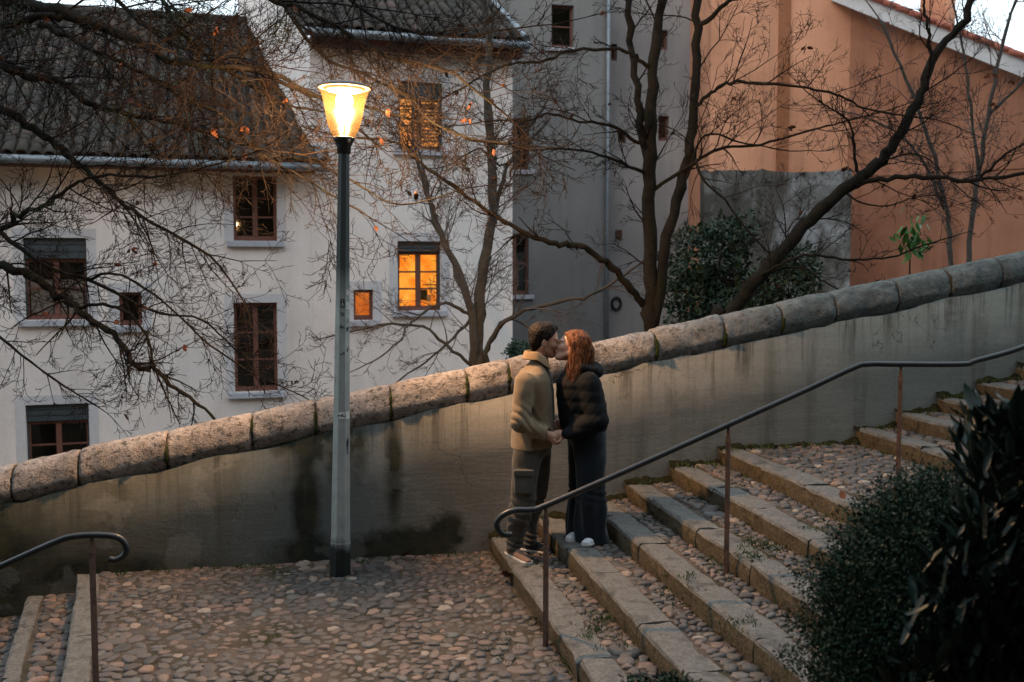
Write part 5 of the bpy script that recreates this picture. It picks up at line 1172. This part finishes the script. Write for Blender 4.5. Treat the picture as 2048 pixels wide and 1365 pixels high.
def shoe(hl, to, lift=0.):
    hl = np.array(hl); to = np.array(to); d_ = (to-hl)/np.linalg.norm(to-hl); sd = np.array([-d_[1], d_[0], 0])
    def up(P):
        q = P-hl; x = q@d_; y = q@sd; z = q[:,2]; L = np.linalg.norm(to-hl); w_ = np.interp(x, [-.04,0,.08,.18,.25,L+.03], [.026,.036,.038,.047,.045,.03]); h_ = np.interp(x, [-.04,0,.06,.12,.2,L+.03], [.09,.1,.10,.08,.056,.035])
        e = np.maximum(np.sqrt((y/w_)**2+(np.maximum(z,0)/h_)**2)-1, 0)*.03+np.minimum(np.sqrt((y/w_)**2+(np.maximum(z,0)/h_)**2)-1, 0)*.03
        r_ = np.sqrt(np.maximum(-x,0)**2+y**2)-.036; t_ = np.sqrt(np.maximum(x-L+.02,0)**2+y**2)-.045
        return np.maximum(np.maximum(np.maximum(e, r_), t_), .018-z)
    def so(P):
        q = P-hl; x = q@d_; y = q@sd; z = q[:,2]; L = np.linalg.norm(to-hl); w_ = np.interp(x, [-.04,0,.08,.18,.25,L+.03], [.034,.041,.04,.05,.048,.04])
        r_ = np.sqrt(np.maximum(-x,0)**2+y**2)-.041; t_ = np.sqrt(np.maximum(x-L+.025,0)**2+y**2)-.05
        return np.maximum(np.maximum(np.maximum(np.abs(y)-w_, r_), t_), np.abs(z-.012)-.0115)
    return up, so
def put_shoe(parent, hl, to, mat):
    up, so = shoe(hl, to); lo = np.minimum(hl, to)-.08; hi = np.maximum(hl, to)+.08; hi[2] = hl[2]+.13; lo[2] = hl[2]-.01
    o = sdf_obj('shoe', up, lo, hi, .0045, mat, parent, relax=2); sdf_obj('sole', so, lo, hi, .0045, M['rubber_white'], o, relax=1); return o
put_shoe(man, hl_r, to_r, M['brown_suede']); put_shoe(man, hl_l, to_l, cloth('dark_suede', (.02,.022,.024), (.04,.04,.042), 14))
def man_hair(P):
    q = HM.loc(P); d = ell(q, (-.016,0,.040), (.106,.083,.092)); d = su(d, ell(q, (.035,0,.098), (.05,.05,.028)), .03); d = d-.003*vnoise(q*np.array([1,1,1.6]), 6, 110)-.005*vnoise(q, 7, 30)
    cut = np.interp(q[:,2], [-.12,-.085,-.055,-.03,.0,.03,.06,.085,.12], [-.075,-.06,-.045,-.024,.014,.034,.062,.078,.09]) # front edge of the hair by height
    d = np.maximum(d, (q[:,0]-cut)*.8); d = su(d, cap(q, (-.062,-.03,-.02), (-.062,-.028,-.085), .045, .022), .03); d = su(d, cap(q, (-.062,.03,-.02), (-.062,.028,-.085), .045, .022), .03); d = np.maximum(d, -.10-q[:,2]); d = np.maximum(d, -cap(q, (-.002,-.09,-.012), (-.002,.09,-.012), .022, .022))
    return d*HM.s
sdf_obj('hair', man_hair, m_(1052,728,-.13), m_(1128,632,.14), .0038, M['hair_dark'], man)
def strip(name, H, pts, rad, mat, parent, flat=.5):
    b = MB(); b.tube(smooth_curve([H.out(p) for p in pts], 4), rad, 5, flat=flat); b.build(name, mat, parent, True)
for sg in (-1,1):
    strip('eyebrow', HM, [(.086,sg*.014,.026),(.085,sg*.03,.033),(.072,sg*.046,.028)], .0042, M['hair_dark'], man); strip('eyelashes', HM, [(.086,sg*.022,.0),(.087,sg*.032,-.003),(.078,sg*.043,.0)], .0018, M['hair_dark'], man)

# ------------------------------------------------------------------ the woman
W = Figure(1170, .26); f_ = W.pt
HW = Head(f_(1146,695,-.008), 1.03, math.radians(20), True, roll=math.radians(-6))
shl, ell_, wrl = f_(1180,763,-.17), f_(1196,832,-.22), f_(1138,861,-.19)
shr, elr, wrr = f_(1176,763,.17), f_(1184,832,.22), f_(1136,850,.20)
G1 = .26
wh_n, wt_n = np.array([(1212-1170)/PPM, .03, G1]), np.array([(1176-1170)/PPM, -.15, G1]); wh_f, wt_f = np.array([(1180-1170)/PPM, .12, G1]), np.array([(1146-1170)/PPM, -.03, G1])
WT = W.tab([(900,1156,1206,0,.13),(880,1156,1206,0,.13),(830,1150,1205,0,.12),(790,1146,1202,0,.14),(760,1150,1198,0,.15),(745,1155,1192,0,.10),(730,1158,1182,0,.05)])
hn, kn_, an_ = f_(1186,900,-.07), f_(1189,985,-.08), f_(1200,1062,-.02); hf, kf, af = f_(1172,900,.07), f_(1165,985,.09), f_(1168,1060,.09)
def woman_body(P):
    d = su(loft(P, WT), HW.face(P, True), .01); d = su(d, cap(P, HW.out((-.03,0,-.05)), f_(1170,745,0), .046, .055), .025)
    for sh, el, wr in ((shl,ell_,wrl),(shr,elr,wrr)): d = su(d, chain(P, [sh,el,wr], [.042,.034,.024]), .03)
    d = su(d, hand(P, wrl, f_(1124,863,-.165), (-.95,.1,-.1), (-.05,.35,.9), (-.05,-.9,-.35), .9), .012); d = su(d, hand(P, wrr, f_(1126,852,.16), (-.9,-.3,-.1), (-.1,.35,.9), (-.05,-.9,-.3), .9), .012)
    for h_, k, a, hl, to in ((hn,kn_,an_,wh_n,wt_n),(hf,kf,af,wh_f,wt_f)):
        d = su(d, chain(P, [h_,k,a], [.065,.036,.024]), .03); d = su(d, cap(P, hl+[0,0,.04], to*.8+hl*.2+[0,0,.026], .02, .012), .02)
    return d
woman = sdf_obj('person', woman_body, (-.36,-.42,.25), (.36,.42,1.96), .0045, M['skin'])
woman.location = (W.w[0]-.016*_R[0], W.w[1]-.016*_R[1], 0); woman.rotation_euler = (0,0,-PSI); tag(woman, 'woman with long auburn hair in black puffer jacket kissing the man', 'person', 'couple kissing on the steps')
WJ = W.tab([(868,1136,1216,0,.19),(852,1126,1221,0,.205),(820,1120,1220,0,.20),(790,1117,1215,0,.20),(766,1118,1208,0,.19),(752,1124,1200,0,.165),(740,1132,1192,0,.115),(728,1138,1184,0,.08),(716,1142,1180,0,.07)])
def woman_jacket(P):
    d = loft(P, WJ); d = su(d, chain(P, [shl,ell_,wrl+[.015,0,.0]], [.088,.078,.058]), .03); d = su(d, chain(P, [shr,elr,wrr+[.015,0,0]], [.088,.078,.058]), .03)
    q = (P[:,2]-zy(868)); d = d-.0045*np.abs(np.sin(q*math.pi/.088+.4*vnoise(P,52,5)))+.003-.003*vnoise(P,53,11)-.0015*vnoise(P,54,42)      # quilted bands
    return np.maximum(d, zy(869)-P[:,2])
sdf_obj('puffer_jacket', woman_jacket, (-.3,-.36,1.0), (.3,.36,1.7), .006, M['puffer'], woman)
def hood(P):
    c = f_(1184,740,0); d = ell(P, c, (.095,.135,.075)); d = ssub(d, ell(P, f_(1164,715,0), (.085,.095,.09)), .02); d = su(d, cap(P, f_(1199,744,-.075), f_(1199,744,.075), .036, .036), .03); d = su(d, chain(P, [f_(1192,738,-.12), f_(1168,735,-.125), f_(1150,748,-.07)], [.036,.034,.024]), .03)
    return d-.006*vnoise(P, 25, 14)
sdf_obj('hood', hood, (-.16,-.22,1.4), (.2,.22,1.75), .006, M['puffer'], woman)
JN = W.tab([(858,1142,1217,-.05,.13),(880,1150,1218,-.075,.11),(930,1155,1216,-.085,.095),(1000,1160,1217,-.08,.09),(1045,1158,1220,-.05,.095),(1070,1162,1223,-.03,.10),(1084,1166,1226,-.03,.105)])
JF = W.tab([(858,1140,1210,.05,.13),(880,1141,1200,.075,.11),(930,1143,1190,.085,.095),(1000,1146,1184,.09,.09),(1045,1142,1186,.09,.095),(1066,1140,1190,.08,.10),(1077,1140,1192,.08,.10)])
def woman_jeans(P):
    d = su(loft(P, JN), loft(P, JF), .025); d = su(d, ell(P, f_(1180,872,0), (.138,.17,.10)), .03)
    k = np.clip((zy(930)-P[:,2])/.4, 0, 1); d = d-.015*k*vnoise(P*np.array([1,1,.10]), 31, 20)-.006*np.exp(-((P[:,2]-zy(985))/.06)**2)*np.sin(P[:,2]*110+P[:,0]*30)-.004*vnoise(P, 32, 12); return np.maximum(d, P[:,2]-zy(850))
sdf_obj('jeans', woman_jeans, (-.22,-.24,.25), (.3,.26,1.14), .006, M['jeans'], woman)
put_shoe(woman, wh_n, wt_n, M['white_shoe']); put_shoe(woman, wh_f, wt_f, M['white_shoe'])
def woman_hair(P):
    q = HW.loc(P); d = ell(q, (-.018,0,.042), (.104,.083,.090)); lowf = np.interp(q[:,2], [-.1,-.05,-.01,.03,.06,.085,.12], [-.02,-.01,.012,.034,.06,.078,.09]); d = np.maximum(d, (q[:,0]-lowf)*.8)*HW.s
    d = su(d, chain(P, [f_(1166,682,0), f_(1174,705,0), f_(1176,735,0)], [.075,.072,.05]), .03)
    d = su(d, chain(P, [f_(1157,680,-.06), f_(1160,705,-.082), f_(1158,735,-.11), f_(1148,762,-.16)], [.03,.036,.034,.014]), .025); d = su(d, chain(P, [f_(1157,680,.06), f_(1160,705,.082), f_(1160,735,.09)], [.03,.036,.02]), .025)
    return d-.004*vnoise(P*np.array([1,1,.15]), 41, 95)-.004*vnoise(P, 42, 30)
hair = sdf_obj('hair', woman_hair, f_(1120,775,-.2), f_(1210,650,.2), .004, M['hair_red'], woman)
b = MB(); r = np.random.default_rng(61)                              # loose locks lying over the mass
for k in range(320):
    sg = -1 if r.random() < .72 else 1; t = r.uniform(); rx = 1140+t*34; top = np.array(f_(rx, 663+7*abs(t-.45)*2, sg*r.uniform(.005,.04))); m1 = f_(1146+t*34+r.normal()*3, 684, sg*(.085-.03*t+r.normal()*.006)); m2 = f_(1148+t*36+r.normal()*4, 712, sg*(.112-.035*t+r.normal()*.008)); e = f_(1142+t*42+r.normal()*6, 744+r.uniform(-8,26)*(1-.6*t), sg*(.155-.05*t+r.normal()*.014))
    b.tube(smooth_curve([top, m1, m2, e], 4), np.interp(np.linspace(0,1,13), [0,.2,.7,1], [.003,.0055,.005,.001]), 4, flat=.5)
for k in range(170):                                                 # fine flyaway strands
    sg = -1 if r.random() < .75 else 1; t = r.uniform(); top = np.array(f_(1140+t*36, 661+8*abs(t-.45)*2, sg*r.uniform(.0,.05))); m1 = f_(1144+t*40+r.normal()*5, 684, sg*(.095-.03*t+r.normal()*.012)); m2 = f_(1146+t*42+r.normal()*7, 714, sg*(.122-.035*t+r.normal()*.016)); e = f_(1140+t*48+r.normal()*10, 748+r.uniform(-14,28)*(1-.5*t), sg*(.16-.05*t+r.normal()*.022))
    b.tube(smooth_curve([top, m1, m2, e], 4), np.linspace(.0018,.0008,13), 3)
b.build('hair_locks', M['hair_red'], hair, True)
for sg in (-1,1):
    strip('eyebrow', HW, [(.084,sg*.014,.025),(.083,sg*.03,.031),(.072,sg*.045,.027)], .003, M['hair_red'], woman); strip('eyelashes', HW, [(.085,sg*.022,.0),(.086,sg*.032,-.004),(.077,sg*.043,-.001)], .002, M['hair_dark'], woman)
lip = generic('lips', (.35,.10,.09), (.4,.13,.11), 9, .4, .4, 0)
strip('lips', HW, [(.093,-.018,-.058),(.1005,0,-.0575),(.093,.018,-.058)], .004, lip, woman, 1.); strip('lips', HM, [(.093,-.018,-.058),(.1005,0,-.0575),(.093,.018,-.058)], .0035, lip, man, 1.)
